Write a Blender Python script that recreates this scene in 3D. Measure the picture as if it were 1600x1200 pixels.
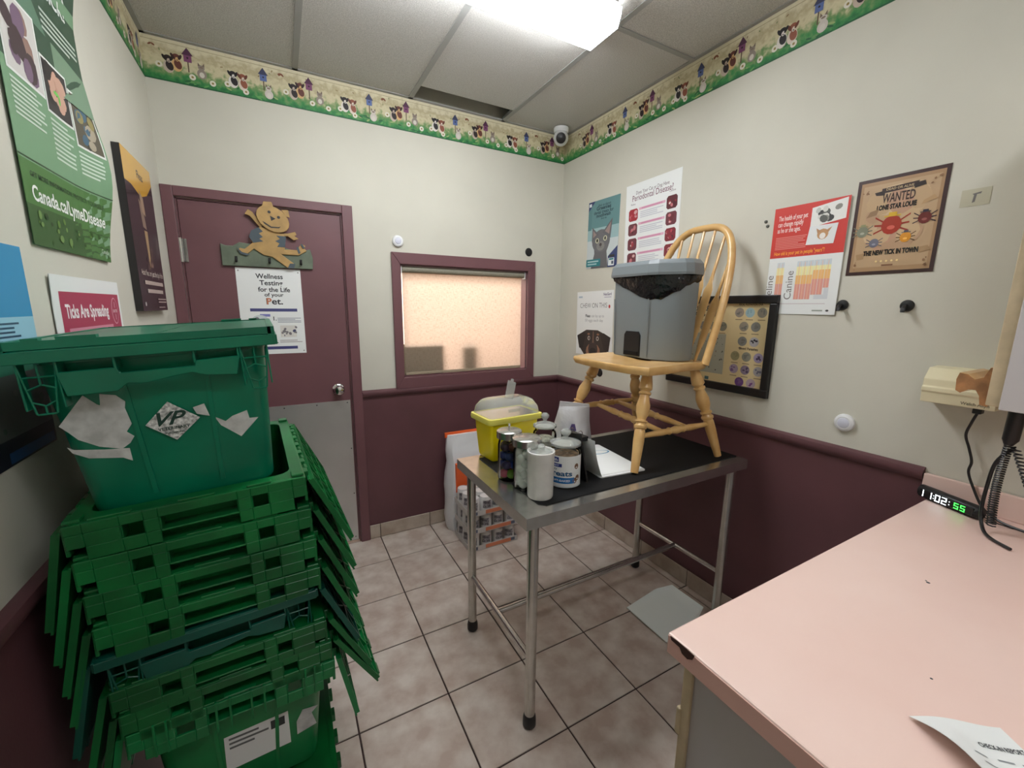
import bpy, math, random
from mathutils import Matrix, Vector
R = math.radians; PI = math.pi
scn = bpy.context.scene
for o in list(bpy.data.objects): bpy.data.objects.remove(o)
C = scn.collection

# ------------------------------------------------------------------ camera
F_PX = 649.38
yaw, pit, rol = -0.5021, -0.1827, 0.0100
fw = Vector((-math.sin(yaw)*math.cos(pit), math.cos(yaw)*math.cos(pit), math.sin(pit)))
rt = Vector((math.cos(yaw), math.sin(yaw), 0)); up = rt.cross(fw)
r2 = math.cos(rol)*rt + math.sin(rol)*up; u2 = -math.sin(rol)*rt + math.cos(rol)*up
cd = bpy.data.cameras.new('camera'); cd.sensor_width = 36; cd.lens = 36*F_PX/1600; cd.clip_start = .02
cam = bpy.data.objects.new('camera', cd); C.objects.link(cam)
m = Matrix((r2, u2, -fw)).transposed().to_4x4(); m.translation = (-1.8713, -2.6589, 1.519)
cam.matrix_world = m; scn.camera = cam

# ------------------------------------------------------------------ world, view, lights
wd = bpy.data.worlds.new('world'); scn.world = wd; wd.use_nodes = True
wd.node_tree.nodes['Background'].inputs[0].default_value = (.9, .95, 1, 1)
wd.node_tree.nodes['Background'].inputs[1].default_value = .25
vs = scn.view_settings; vs.view_transform = 'Standard'; vs.look = 'None'; vs.gamma = 1; vs.use_curve_mapping = False
vs.exposure = 0.12
LAMP_E = 25.0        # emission of the diffuser of the lamp in view
LAMP_F = 12.0         # and of the dimmer lamp behind the viewer
NEXT_W = 105.0        # watts of the lamp in the room beyond the blind
al = bpy.data.lights.new('next_room_lamp', 'AREA'); al.shape = 'RECTANGLE'; al.size = 1.6; al.size_y = .7
al.energy = NEXT_W; al.color = (1, .94, .88)
alo = bpy.data.objects.new('next_room_lamp', al); C.objects.link(alo)
alo.location = (-1.0, 1.25, 2.55); alo.rotation_euler = (R(-28), 0, 0)

# ------------------------------------------------------------------ helpers
def lin(c):
    return tuple((v/255/12.92 if v <= 10.3 else ((v/255+.055)/1.055)**2.4) for v in c)
class MB:
    def __init__(s): s.v = []; s.f = []; s.c = []; s.col = None
    def add(s, vs_, fs, M=None):
        b = len(s.v)
        s.v += [tuple(M @ Vector(p)) for p in vs_] if M else [tuple(p) for p in vs_]
        s.f += [tuple(b+i for i in f) for f in fs]; s.c += [s.col]*len(fs); return s
    def box(s, a, b, M=None):
        x0, y0, z0 = a; x1, y1, z1 = b
        V = [(x0,y0,z0),(x1,y0,z0),(x1,y1,z0),(x0,y1,z0),(x0,y0,z1),(x1,y0,z1),(x1,y1,z1),(x0,y1,z1)]
        return s.add(V, [(0,3,2,1),(4,5,6,7),(0,1,5,4),(1,2,6,5),(2,3,7,6),(3,0,4,7)], M)
    def cbox(s, c, d, M=None):
        return s.box([c[i]-d[i]/2 for i in range(3)], [c[i]+d[i]/2 for i in range(3)], M)
    def prism(s, P, h0, h1, ax='z', M=None):
        # P is a 2D outline; ax z:(x,y) x:(y,z) y:(x,z)
        f = {'z': lambda p, h: (p[0], p[1], h), 'x': lambda p, h: (h, p[0], p[1]), 'y': lambda p, h: (p[0], h, p[1])}[ax]
        n = len(P); V = [f(p, h0) for p in P]+[f(p, h1) for p in P]
        F = [tuple(range(n))[::-1], tuple(range(n, 2*n))]+[(i, (i+1) % n, n+(i+1) % n, n+i) for i in range(n)]
        return s.add(V, F, M)
    def loft(s, rings, cap=True, M=None, closed=True):
        n = len(rings[0]); V = [p for r in rings for p in r]; F = []
        for k in range(len(rings)-1):
            for i in range(n if closed else n-1):
                j = (i+1) % n; F.append((k*n+i, k*n+j, (k+1)*n+j, (k+1)*n+i))
        if cap: F += [tuple(range(n))[::-1], tuple(range((len(rings)-1)*n, len(rings)*n))]
        return s.add(V, F, M)
    def lathe(s, prof, n=20, M=None, cap=True):
        return s.loft([[(r*math.cos(2*PI*i/n), r*math.sin(2*PI*i/n), z) for i in range(n)] for r, z in prof], cap, M)
    def tube(s, pts, r, n=8, M=None, closed=False):
        pts = [Vector(p) for p in pts]; k = len(pts); rr = r if hasattr(r, '__len__') else [r]*k
        ref = None; rings = []
        for i, p in enumerate(pts):
            a = pts[(i-1) % k] if (i or closed) else p; b = pts[(i+1) % k] if (i < k-1 or closed) else p
            t = (b-a).normalized()
            if ref is None: ref = t.orthogonal().normalized()
            ref = (ref-t*ref.dot(t)).normalized(); w = t.cross(ref)
            rings.append([tuple(p+rr[i]*(math.cos(2*PI*q/n)*ref+math.sin(2*PI*q/n)*w)) for q in range(n)])
        if closed: rings.append(rings[0])
        return s.loft(rings, not closed, M)
    def turned(s, a, b, prof, n=12):
        # a turned spindle from a to b; prof = [(t, radius)]
        a, b = Vector(a), Vector(b); d = (b-a); q = d.to_track_quat('Z', 'Y').to_matrix().to_4x4(); q.translation = a
        return s.lathe([(r, t*d.length) for t, r in prof], n, q)
    def grid(s, fn, nu, nv, M=None):
        V = [fn(i/nu, j/nv) for j in range(nv+1) for i in range(nu+1)]
        F = [(j*(nu+1)+i, j*(nu+1)+i+1, (j+1)*(nu+1)+i+1, (j+1)*(nu+1)+i) for j in range(nv) for i in range(nu)]
        return s.add(V, F, M)
    def mesh(s, name):
        me = bpy.data.meshes.new(name); me.from_pydata(s.v, [], s.f)
        if any(c is not None for c in s.c):
            at = me.color_attributes.new('Col', 'FLOAT_COLOR', 'CORNER'); buf = []
            for f, c in zip(s.f, s.c): buf += list((*(c or (1, 1, 1)), 1))*len(f)
            at.data.foreach_set('color', buf)
        me.update(); return me
def obj(name, mb, mt, parent=None, smooth=False, bevel=0, loc=None, rot=None, seg=2, label=None):
    me = mb if isinstance(mb, bpy.types.Mesh) else mb.mesh(name)
    if mt and not me.materials: me.materials.append(mt)
    if smooth:
        me.polygons.foreach_set('use_smooth', [True]*len(me.polygons)); me.set_sharp_from_angle(angle=R(38))
    o = bpy.data.objects.new(name, me); C.objects.link(o)
    if parent: o.parent = parent
    if loc: o.location = loc
    if rot: o.rotation_euler = rot
    if bevel:
        b = o.modifiers.new('bevel', 'BEVEL'); b.width = bevel; b.segments = seg; b.limit_method = 'ANGLE'; b.angle_limit = R(35)
    if label: o['label'] = label
    return o
def tag(o, label, cat, group=None):
    o['label'] = label; o['category'] = cat
    if group: o['group'] = group
    return o
def thing(name, label, cat, loc=(0, 0, 0), rot=(0, 0, 0), group=None):
    o = bpy.data.objects.new(name, None); C.objects.link(o); o.empty_display_size = .05
    o.location = loc; o.rotation_euler = rot; return tag(o, label, cat, group)
def struct(o): o['kind'] = 'structure'; return o
def copy_tree(o, parent=None):
    c = o.copy(); C.objects.link(c); c.parent = parent
    for ch in o.children: copy_tree(ch, c)
    return c
def curve(P, n=6):
    P = [Vector(p) for p in P]; Q = [P[0]]+P+[P[-1]]; out = []
    for i in range(1, len(Q)-2):
        for k in range(n):
            t = k/n; a, b, c, d = Q[i-1:i+3]; out.append(tuple(.5*((2*b)+(c-a)*t+(2*a-5*b+4*c-d)*t*t+(3*b-a-3*c+d)*t**3)))
    return out+[tuple(P[-1])]
def Rz(a): return Matrix.Rotation(a, 4, 'Z')
def T(x, y, z): return Matrix.Translation((x, y, z))

# ------------------------------------------------------------------ materials
def mat(name, rgb, rough=.6, metal=0, noise=None, bump=None, emit=None, coat=0, spec=.5, rnd=0, rgb2=None, coords='Object'):
    m = bpy.data.materials.new(name); m.use_nodes = True; nt = m.node_tree; b = nt.nodes['Principled BSDF']
    c = (*lin(rgb), 1); b.inputs['Base Color'].default_value = c; b.inputs['Roughness'].default_value = rough
    b.inputs['Metallic'].default_value = metal; b.inputs['Coat Weight'].default_value = coat; b.inputs['Specular IOR Level'].default_value = spec
    tc = nt.nodes.new('ShaderNodeTexCoord'); vec = tc.outputs[coords]
    if rnd:
        oi = nt.nodes.new('ShaderNodeObjectInfo'); mu = nt.nodes.new('ShaderNodeMath'); mu.operation = 'MULTIPLY'; mu.inputs[1].default_value = 37
        nt.links.new(oi.outputs['Random'], mu.inputs[0]); va = nt.nodes.new('ShaderNodeVectorMath')
        nt.links.new(vec, va.inputs[0]); nt.links.new(mu.outputs[0], va.inputs[1]); vec = va.outputs[0]
    if noise:
        sc, amt = noise[:2]
        n = nt.nodes.new('ShaderNodeTexNoise'); n.inputs['Scale'].default_value = sc; n.inputs['Detail'].default_value = 5
        nt.links.new(vec, n.inputs['Vector'])
        rp = nt.nodes.new('ShaderNodeValToRGB'); rp.color_ramp.elements[0].position = .35; rp.color_ramp.elements[1].position = .68
        lo = rgb2 or tuple(max(0, v*(1-amt)) for v in rgb); hi = rgb if rgb2 else tuple(min(255, v*(1+amt*.4)) for v in rgb)
        rp.color_ramp.elements[0].color = (*lin(lo), 1); rp.color_ramp.elements[1].color = (*lin(hi), 1)
        nt.links.new(n.outputs[0], rp.inputs[0]); nt.links.new(rp.outputs[0], b.inputs['Base Color'])
    if bump:
        n = nt.nodes.new('ShaderNodeTexNoise'); n.inputs['Scale'].default_value = bump[0]; n.inputs['Detail'].default_value = 3
        nt.links.new(vec, n.inputs['Vector']); bp = nt.nodes.new('ShaderNodeBump'); bp.inputs['Strength'].default_value = bump[1]
        bp.inputs['Distance'].default_value = bump[2] if len(bump) > 2 else .002
        nt.links.new(n.outputs[0], bp.inputs['Height']); nt.links.new(bp.outputs[0], b.inputs['Normal'])
    if emit:
        b.inputs['Emission Color'].default_value = (*lin(emit[0]), 1); b.inputs['Emission Strength'].default_value = emit[1]
    return m
def glass(name, tint=(250, 252, 251), frost=0.0, rough=.03, body=(230, 235, 235)):
    m = bpy.data.materials.new(name); m.use_nodes = True; nt = m.node_tree; nt.nodes.clear()
    out = nt.nodes.new('ShaderNodeOutputMaterial'); tr = nt.nodes.new('ShaderNodeBsdfTransparent'); tr.inputs[0].default_value = (*lin(tint), 1)
    gl = nt.nodes.new('ShaderNodeBsdfGlossy'); gl.inputs['Roughness'].default_value = rough
    lw = nt.nodes.new('ShaderNodeLayerWeight'); lw.inputs[0].default_value = .14
    mx = nt.nodes.new('ShaderNodeMixShader'); nt.links.new(lw.outputs['Fresnel'], mx.inputs[0])
    df = nt.nodes.new('ShaderNodeBsdfDiffuse'); df.inputs[0].default_value = (*lin(body), 1)
    m2 = nt.nodes.new('ShaderNodeMixShader'); m2.inputs[0].default_value = frost
    nt.links.new(tr.outputs[0], m2.inputs[1]); nt.links.new(df.outputs[0], m2.inputs[2])
    nt.links.new(m2.outputs[0], mx.inputs[1]); nt.links.new(gl.outputs[0], mx.inputs[2]); nt.links.new(mx.outputs[0], out.inputs[0]); return m
def printed(name, rough=.5, coat=0):
    m = bpy.data.materials.new(name); m.use_nodes = True; nt = m.node_tree; b = nt.nodes['Principled BSDF']
    a = nt.nodes.new('ShaderNodeVertexColor'); a.layer_name = 'Col'; nt.links.new(a.outputs[0], b.inputs['Base Color'])
    b.inputs['Roughness'].default_value = rough; b.inputs['Coat Weight'].default_value = coat; return m
WALL = (207, 205, 192); MAR = (100, 65, 70)
M = {}
M['wall'] = mat('wall_paint', WALL, .75, noise=(1.7, .03), bump=(120, .12))
M['maroon'] = mat('maroon_paint', MAR, .45, noise=(4, .06), bump=(140, .1))
M['door'] = mat('door_paint', (113, 76, 81), .42, noise=(3, .05), bump=(90, .06))
M['grout'] = mat('grout', (62, 46, 42), .9, noise=(40, .2))
M['ftile'] = mat('floor_tile', (206, 196, 186), .36, noise=(11, .2), bump=(30, .08), rnd=1, rgb2=(176, 158, 146))
M['btile'] = mat('base_tile', (192, 180, 166), .45, noise=(9, .2), rnd=1, rgb2=(165, 148, 132))
M['ctile'] = mat('ceiling_tile', (206, 205, 201), .9, noise=(260, .14), bump=(260, .7, .003), rnd=1)
M['tbar'] = mat('grid_bar', (158, 159, 157), .5)
M['dark'] = mat('plenum', (70, 70, 72), .9)
M['white'] = mat('white_plastic', (228, 230, 232), .35)
M['lens'] = mat('lamp_diffuser', (255, 255, 255), .5, emit=((250, 252, 255), LAMP_E))
M['lens2'] = mat('dim_lamp_diffuser', (255, 255, 255), .5, emit=((250, 252, 255), LAMP_F))
M['black'] = mat('black_plastic', (22, 22, 24), .4)
M['rubber'] = mat('black_rubber', (20, 20, 22), .65, noise=(300, .2), bump=(400, .2), spec=.25)
M['steel'] = mat('brushed_steel', (205, 203, 198), .24, .92, noise=(25, .05))
M['steel2'] = mat('steel_sheet', (208, 208, 208), .38, .85, noise=(4, .03))
M['chrome'] = mat('chrome', (215, 215, 215), .12, 1)
M['wood'] = mat('pine_varnish', (222, 183, 122), .32, noise=(14, .12), coat=.3, rgb2=(205, 160, 98))
M['oak'] = mat('oak_end', (168, 120, 78), .5, noise=(30, .2))
M['green'] = mat('green_crate', (8, 106, 50), .34, noise=(6, .22), bump=(90, .05), rnd=1)
M['green2'] = mat('bright_green_crate', (8, 126, 66), .34, noise=(6, .15), bump=(90, .05), rnd=1)
M['teal'] = mat('teal_crate', (0, 116, 86), .3, noise=(5, .14), bump=(90, .05), rnd=1)
M['teal2'] = mat('dark_teal_crate', (4, 80, 66), .34, noise=(5, .15), rnd=1)
M['paper'] = mat('paper', (232, 235, 234), .6)
M['print'] = printed('printed_ink', .5); M['gloss'] = printed('glossy_print', .25, .3)
M['pink'] = mat('pink_laminate', (240, 212, 202), .34, noise=(3, .05), bump=(200, .05), rgb2=(235, 203, 192))
M['pinkedge'] = mat('pink_laminate_edge', (222, 178, 166), .4)
M['cream'] = mat('cream_plastic', (226, 218, 184), .4)
M['beige'] = mat('beige_cabinet', (196, 178, 146), .5, noise=(20, .08))
M['grey'] = mat('grey_laminate', (188, 184, 184), .5)
M['bin'] = mat('grey_bin_plastic', (122, 130, 134), .42, bump=(300, .12))
M['bag'] = mat('black_bin_liner', (14, 14, 16), .18, bump=(25, .9, .012))
M['yellow'] = mat('yellow_plastic', (255, 232, 16), .35)
M['rimy'] = mat('pale_yellow_plastic', (238, 228, 110), .35)
M['clear'] = glass('clear_plastic', frost=.3, rough=.12, body=(222, 226, 222))
M['glass'] = glass('jar_glass')
M['milky'] = mat('milky_plastic', (226, 224, 220), .35, noise=(20, .04))
M['silver'] = mat('silver_foil', (206, 206, 210), .32, .35, bump=(14, .7, .01))
M['bagw'] = mat('white_bag', (224, 226, 228), .4, bump=(12, .6, .01))
M['orange'] = mat('orange_bag', (232, 98, 40), .45, bump=(20, .3, .005))
M['can'] = mat('can_label', (216, 214, 212), .4)
M['tray'] = mat('tray_card', (206, 202, 198), .6)
M['pan'] = mat('pale_plastic', (224, 231, 227), .4)
M['cotton'] = mat('cotton', (236, 236, 234), .9, bump=(60, .5))
M['green_sign'] = mat('painted_green_board', (104, 116, 98), .6, noise=(18, .1))
M['tan'] = mat('painted_tan_wood', (180, 146, 90), .55, noise=(20, .08))
M['tabby'] = mat('painted_blue_stripe', (74, 86, 94), .6)
M['navy'] = mat('navy_sheet', (24, 30, 74), .5)
M['peach'] = mat('next_room_wall', (240, 226, 214), .8)
M['card'] = mat('cardboard', (178, 168, 140), .8)
M['wg'] = mat('white_lit', (240, 250, 255), .4, emit=((240, 248, 255), 3.0))
M['gg'] = mat('green_lit', (80, 255, 90), .4, emit=((70, 255, 90), 2.2))
def shade_mat():
    m = bpy.data.materials.new('blind_fabric'); m.use_nodes = True; nt = m.node_tree; nt.nodes.clear()
    out = nt.nodes.new('ShaderNodeOutputMaterial'); df = nt.nodes.new('ShaderNodeBsdfDiffuse'); tl = nt.nodes.new('ShaderNodeBsdfTranslucent')
    tc = nt.nodes.new('ShaderNodeTexCoord'); mp = nt.nodes.new('ShaderNodeMapping'); mp.inputs['Scale'].default_value = (40, 1, 260)
    mq = nt.nodes.new('ShaderNodeMapping'); mq.inputs['Scale'].default_value = (260, 1, 40)
    n1 = nt.nodes.new('ShaderNodeTexNoise'); n2 = nt.nodes.new('ShaderNodeTexNoise')
    for a, b in ((mp, n1), (mq, n2)):
        nt.links.new(tc.outputs['Object'], a.inputs[0]); nt.links.new(a.outputs[0], b.inputs['Vector']); b.inputs['Scale'].default_value = 1
    ad = nt.nodes.new('ShaderNodeMath'); nt.links.new(n1.outputs[0], ad.inputs[0]); nt.links.new(n2.outputs[0], ad.inputs[1])
    rp = nt.nodes.new('ShaderNodeValToRGB'); rp.color_ramp.elements[0].position = .7; rp.color_ramp.elements[1].position = 1.25 if False else 1.0
    rp.color_ramp.elements[0].color = (*lin((214, 194, 182)), 1); rp.color_ramp.elements[1].color = (*lin((244, 230, 222)), 1)
    nt.links.new(ad.outputs[0], rp.inputs[0]); nt.links.new(rp.outputs[0], tl.inputs[0]); df.inputs[0].default_value = (*lin((176, 168, 150)), 1)
    mx = nt.nodes.new('ShaderNodeMixShader'); mx.inputs[0].default_value = .62
    nt.links.new(df.outputs[0], mx.inputs[1]); nt.links.new(tl.outputs[0], mx.inputs[2]); nt.links.new(mx.outputs[0], out.inputs[0]); return m
M['shade'] = shade_mat()
def border_mat():
    m = bpy.data.materials.new('wallpaper_border'); m.use_nodes = True; nt = m.node_tree; b = nt.nodes['Principled BSDF']; b.inputs['Roughness'].default_value = .6
    tc = nt.nodes.new('ShaderNodeTexCoord'); sx = nt.nodes.new('ShaderNodeSeparateXYZ'); nt.links.new(tc.outputs['Object'], sx.inputs[0])
    n = nt.nodes.new('ShaderNodeTexNoise'); n.inputs['Scale'].default_value = 38; n.inputs['Detail'].default_value = 6; nt.links.new(tc.outputs['Object'], n.inputs['Vector'])
    mu = nt.nodes.new('ShaderNodeMath'); mu.operation = 'MULTIPLY_ADD'; mu.inputs[1].default_value = .13; nt.links.new(n.outputs[0], mu.inputs[0]); nt.links.new(sx.outputs['Z'], mu.inputs[2])
    rp = nt.nodes.new('ShaderNodeValToRGB'); e = rp.color_ramp.elements
    e[0].position = .055; e[0].color = (*lin((22, 104, 58)), 1); e[1].position = .14; e[1].color = (*lin((206, 198, 160)), 1)
    for p, c in ((.085, (54, 134, 70)), (.115, (120, 150, 96)), (.16, (214, 206, 172)), (.19, (188, 176, 138)), (.225, (220, 212, 182))):
        q = e.new(p); q.color = (*lin(c), 1)
    nt.links.new(mu.outputs[0], rp.inputs[0]); nt.links.new(rp.outputs[0], b.inputs['Base Color']); return m
M['border'] = border_mat()

# ------------------------------------------------------------------ flat print (posters, lettering)
_tc = {}
def text_mesh(s, bold=0, shear=0):
    k = (s, bold, shear)
    if k not in _tc:
        cu = bpy.data.curves.new('t', 'FONT'); cu.body = s; cu.size = 1; cu.resolution_u = 3; cu.offset = bold; cu.shear = shear
        o = bpy.data.objects.new('t', cu); me = bpy.data.meshes.new_from_object(o)
        v = [(p.co.x, p.co.y) for p in me.vertices]; f = [tuple(p.vertices) for p in me.polygons]
        bpy.data.objects.remove(o); bpy.data.curves.remove(cu); bpy.data.meshes.remove(me); _tc[k] = (v, f)
    return _tc[k]
class Print:
    """flat artwork on a sheet of w x h metres; u right, v up in 0..1; the sheet faces -y"""
    def __init__(s, w, h, t=.0012, bend=None):
        s.w, s.h, s.t, s.bend, s.mb = w, h, t, bend, MB(); s.L = 1; s.k = 0; s.rs = random.Random(int(w*1e4+h*1e3))
    def pt(s, u, v, L=None):
        n = s.t+.0003*s.L+4e-6*(s.k % 70); u = min(max(u, 0), 1); v = min(max(v, 0), 1)
        return ((u-.5)*s.w, -(n+(s.bend(u, v) if s.bend else 0)), v*s.h)
    def poly(s, P, c): s.k += 1; s.mb.col = lin(c); s.mb.add([s.pt(u, v) for u, v in P], [tuple(range(len(P)))]); return s
    def rect(s, u0, v0, u1, v1, c):
        if not s.bend: return s.poly([(u0, v0), (u1, v0), (u1, v1), (u0, v1)], c)
        s.k += 1; s.mb.col = lin(c); s.mb.grid(lambda a, b: s.pt(u0+a*(u1-u0), v0+b*(v1-v0)), 10, 10); return s
    def ell(s, u, v, ru, rv=None, c=(0, 0, 0), n=14, rot=0):
        # radii in metres
        rv = rv or ru; P = []
        for i in range(n):
            a = 2*PI*i/n; x, y = ru*math.cos(a), rv*math.sin(a); x, y = x*math.cos(rot)-y*math.sin(rot), x*math.sin(rot)+y*math.cos(rot)
            P.append((u+x/s.w, v+y/s.h))
        return s.poly(P, c)
    def text(s, t, u, v, h, c, width=None, al='c', bold=.012, shear=0, vert=False):
        V, F = text_mesh(t, bold, shear); s.k += 1
        if not V: return s
        x0 = min(p[0] for p in V); x1 = max(p[0] for p in V); sy = h/.73; sx = sy
        if width: sx = width/(x1-x0)
        ox = {'c': -(x0+x1)/2, 'l': -x0, 'r': -x1}[al]; s.mb.col = lin(c)
        if vert: pts = [(u-(y*sy)/s.w, v+(x+ox)*sx/s.h) for x, y in V]
        else: pts = [(u+(x+ox)*sx/s.w, v+y*sy/s.h) for x, y in V]
        s.mb.add([s.pt(a, b) for a, b in pts], F); return s
    def lines(s, u0, v0, u1, v1, n, c, fill=.45):
        for i in range(n):
            a = v1-(i+.5)*(v1-v0)/n; d = (v1-v0)/n*fill/2; s.rect(u0, a-d, u1-(u1-u0)*s.rs.choice((0, .04, .1, .25)), a+d, c)
        return s
    def blobs(s, u0, v0, u1, v1, n, cols, r=(.06, .16)):
        for i in range(n):
            q = s.rs.uniform(*r)*min((u1-u0)*s.w, (v1-v0)*s.h); qu, qv = q/s.w, q/s.h*.8
            s.L += .12; s.ell(s.rs.uniform(u0+qu, u1-qu), s.rs.uniform(v0+qv, v1-qv), q, q*.8, s.rs.choice(cols), 9, s.rs.uniform(0, 3))
        return s
ROT = {'back': 0, 'right': R(-90), 'left': R(90)}
def wall_loc(wall, a, z, off=0):
    return {'back': (a, -off, z), 'right': (-off, a, z), 'left': (-2.332+off, a, z)}[wall]
def poster(name, label, cat, wall, a0, a1, z0, z1, draw, base=(232, 235, 234), bend=None, t=.0012, ink='print', tilt=0, group=None, off=.0006):
    w, h = abs(a1-a0), z1-z0
    p = thing(name, label, cat, wall_loc(wall, (a0+a1)/2, z0, off), (0, tilt, ROT[wall]), group)
    mb = MB(); mb.col = lin(base)
    if bend:
        mb.grid(lambda u, v: ((u-.5)*w, -t-bend(u, v), v*h), 16, 16); mb.grid(lambda u, v: ((.5-u)*w, -bend(1-u, v), v*h), 16, 16)
    else: mb.box((-w/2, -t, 0), (w/2, 0, h))
    obj('sheet', mb, M[ink], p, smooth=bool(bend))
    P = Print(w, h, t, bend); draw(P)
    if P.mb.v: obj('artwork', P.mb, M[ink], p)
    return p

# ------------------------------------------------------------------ room shell
XL, YF, H, S = -2.332, -3.75, 2.712, .339
HB, ZR = 2.534, .982
wb = MB()
for a in ((XL-.12, 0, -2.282, H+.3), (-2.282, 2.03, -1.529, H+.3), (-1.529, 0, -1.211, H+.3), (-1.211, 0, -.297, 1.067), (-1.211, 1.773, -.297, H+.3), (-.297, 0, .12, H+.3)):
    wb.box((a[0], 0, a[1]), (a[2], .12, a[3]))
wall_back = struct(obj('wall_back', wb, M['wall']))
wall_left = struct(obj('wall_left', MB().box((XL-.12, YF-.12, 0), (XL, 0, H+.3)), M['wall']))
wall_right = struct(obj('wall_right', MB().box((0, YF-.12, 0), (.12, 0, H+.3)), M['wall']))
wall_front = struct(obj('wall_front', MB().box((XL, YF-.12, 0), (0, YF, H+.3)), M['wall']))
obj('painted_dado', MB().box((-1.472, -.002, 0), (0, 0, ZR)), M['maroon'], wall_back, label='maroon painted lower wall')
obj('painted_dado', MB().box((-.002, YF, 0), (0, -.002, ZR)), M['maroon'], wall_right, label='maroon painted lower wall')
obj('painted_dado', MB().box((XL, YF, 0), (XL+.002, 0, ZR)), M['maroon'], wall_left, label='maroon painted lower wall')
# room beyond the blind and the door
nx = MB().box((-2.7, 2.0, -.05), (.5, 2.1, 2.8)).box((-2.8, .12, -.05), (-2.7, 2.1, 2.8)).box((.5, .12, -.05), (.6, 2.1, 2.8))
struct(obj('wall_next_room', nx, M['peach'])); struct(obj('ceiling_next_room', MB().box((-2.8, .12, 2.75), (.6, 2.1, 2.85)), M['peach']))
struct(obj('floor_next_room', MB().box((-2.8, 0, -.05), (.6, 2.1, 0)), M['ftile']))
# floor
floor = struct(obj('floor', MB().box((XL-.1, YF-.1, -.06), (.1, 0, -.004)), M['grout']))
def piece(cache, name, dx, dy, dz, mt, parent, loc, bev=.0015):
    k = (name, round(dx, 3), round(dy, 3), round(dz, 3))
    if k not in cache:
        b = bev; x, y, z = dx/2, dy/2, dz
        r0 = [(-x, -y, 0), (x, -y, 0), (x, y, 0), (-x, y, 0)]; r1 = [(p[0], p[1], z-b) for p in r0]
        r2_ = [(-x+b, -y+b, z), (x-b, -y+b, z), (x-b, y-b, z), (-x+b, y-b, z)]
        me = MB().loft([r0, r1, r2_]).mesh(name); me.materials.append(mt); cache[k] = me
    return obj(name, cache[k], None, parent, loc=loc)
cache = {}
xs = [XL]+[-1.4052+i*S for i in range(-2, 5)]+[0]; ys = [0]+[-.291-j*S for j in range(11)]
ys = [y for y in ys if y > YF]+[YF]
for i in range(len(xs)-1):
    for j in range(len(ys)-1):
        x0, x1, y1, y0 = xs[i], xs[i+1], ys[j], ys[j+1]
        piece(cache, 'floor_tile', x1-x0-.006, y1-y0-.006, .004, M['ftile'], floor, ((x0+x1)/2, (y0+y1)/2, -.004))
# tiled baseboards
bb = struct(obj('baseboard_back', MB().box((-1.472, -.006, .001), (-.008, -.0022, .093)), M['grout']))
e = [-1.472]+[x for x in xs if -1.46 < x < -.06]+[-.011]
for a, b in zip(e[:-1], e[1:]):
    obj('base_tile', MB().box((a+.002, -.011, .003), (b-.002, -.006, .095)), M['btile'], bb, bevel=.0015, seg=1)
br = struct(obj('baseboard_right', MB().box((-.006, -2.9, .001), (-.0022, -.006, .093)), M['grout']))
e = [-.003]+[y for y in ys if -2.9 < y < -.01]
for a, b in zip(e[:-1], e[1:]):
    obj('base_tile', MB().box((-.011, b+.002, .003), (-.006, a-.002, .095)), M['btile'], br, bevel=.0015, seg=1)
# chair rail
def rail_prof(s): return [(0, ZR-.026), (-.012*s, ZR-.024), (-.021*s, ZR-.012), (-.024*s, ZR), (-.02*s, ZR+.012), (-.01*s, ZR+.018), (0, ZR+.019)]
r_ = [[(x, y, z) for y, z in rail_prof(1)] for x in (-1.472, 0)]
struct(obj('trim_1', MB().loft([r_[0], [(-.0, y, z) for y, z in rail_prof(1)]]), M['maroon'], smooth=True))
struct(obj('trim_2', MB().loft([[(x, 0, z) for x, z in rail_prof(1)], [(x, -2.166, z) for x, z in rail_prof(1)]]), M['maroon'], smooth=True))
struct(obj('trim_3', MB().loft([[(XL-x, 0, z) for x, z in rail_prof(1)], [(XL-x, YF, z) for x, z in rail_prof(1)]]), M['maroon'], smooth=True))
# ceiling
ceil = struct(obj('ceiling', MB().box((XL-.1, YF-.1, H+.3), (.1, .1, H+.36)), mat('plenum_black', (40, 40, 43), .95)))
cx = [XL, -1.712, -1.112, -.503, 0]; cy = [0, -1.075, -2.285, -3.495, YF]
for i in range(4):
    for j in range(4):
        y1 = -.162 if (i == 2 and j == 0) else cy[j]
        piece(cache, 'ceiling_tile', cx[i+1]-cx[i]-.014, y1-cy[j+1]-.014, .014, M['ctile'], ceil, ((cx[i]+cx[i+1])/2, (y1+cy[j+1])/2, H+.004), .001)
for x in cx[1:4]: obj('grid_bar', MB().box((x-.013, YF, H), (x+.013, 0, H+.004)).box((x-.002, YF, H+.004), (x+.002, 0, H+.03)), M['tbar'], ceil)
for y in cy[1:4]: obj('grid_bar', MB().box((XL, y-.012, H-.001), (0, y+.012, H+.003)), M['tbar'], ceil)
for a, b in (((XL, -.02, H), (0, 0, H+.004)), ((XL, YF, H), (XL+.02, 0, H+.004)), ((-.02, YF, H), (0, 0, H+.004))):
    obj('wall_angle', MB().box(a, b), M['tbar'], ceil)
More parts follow.
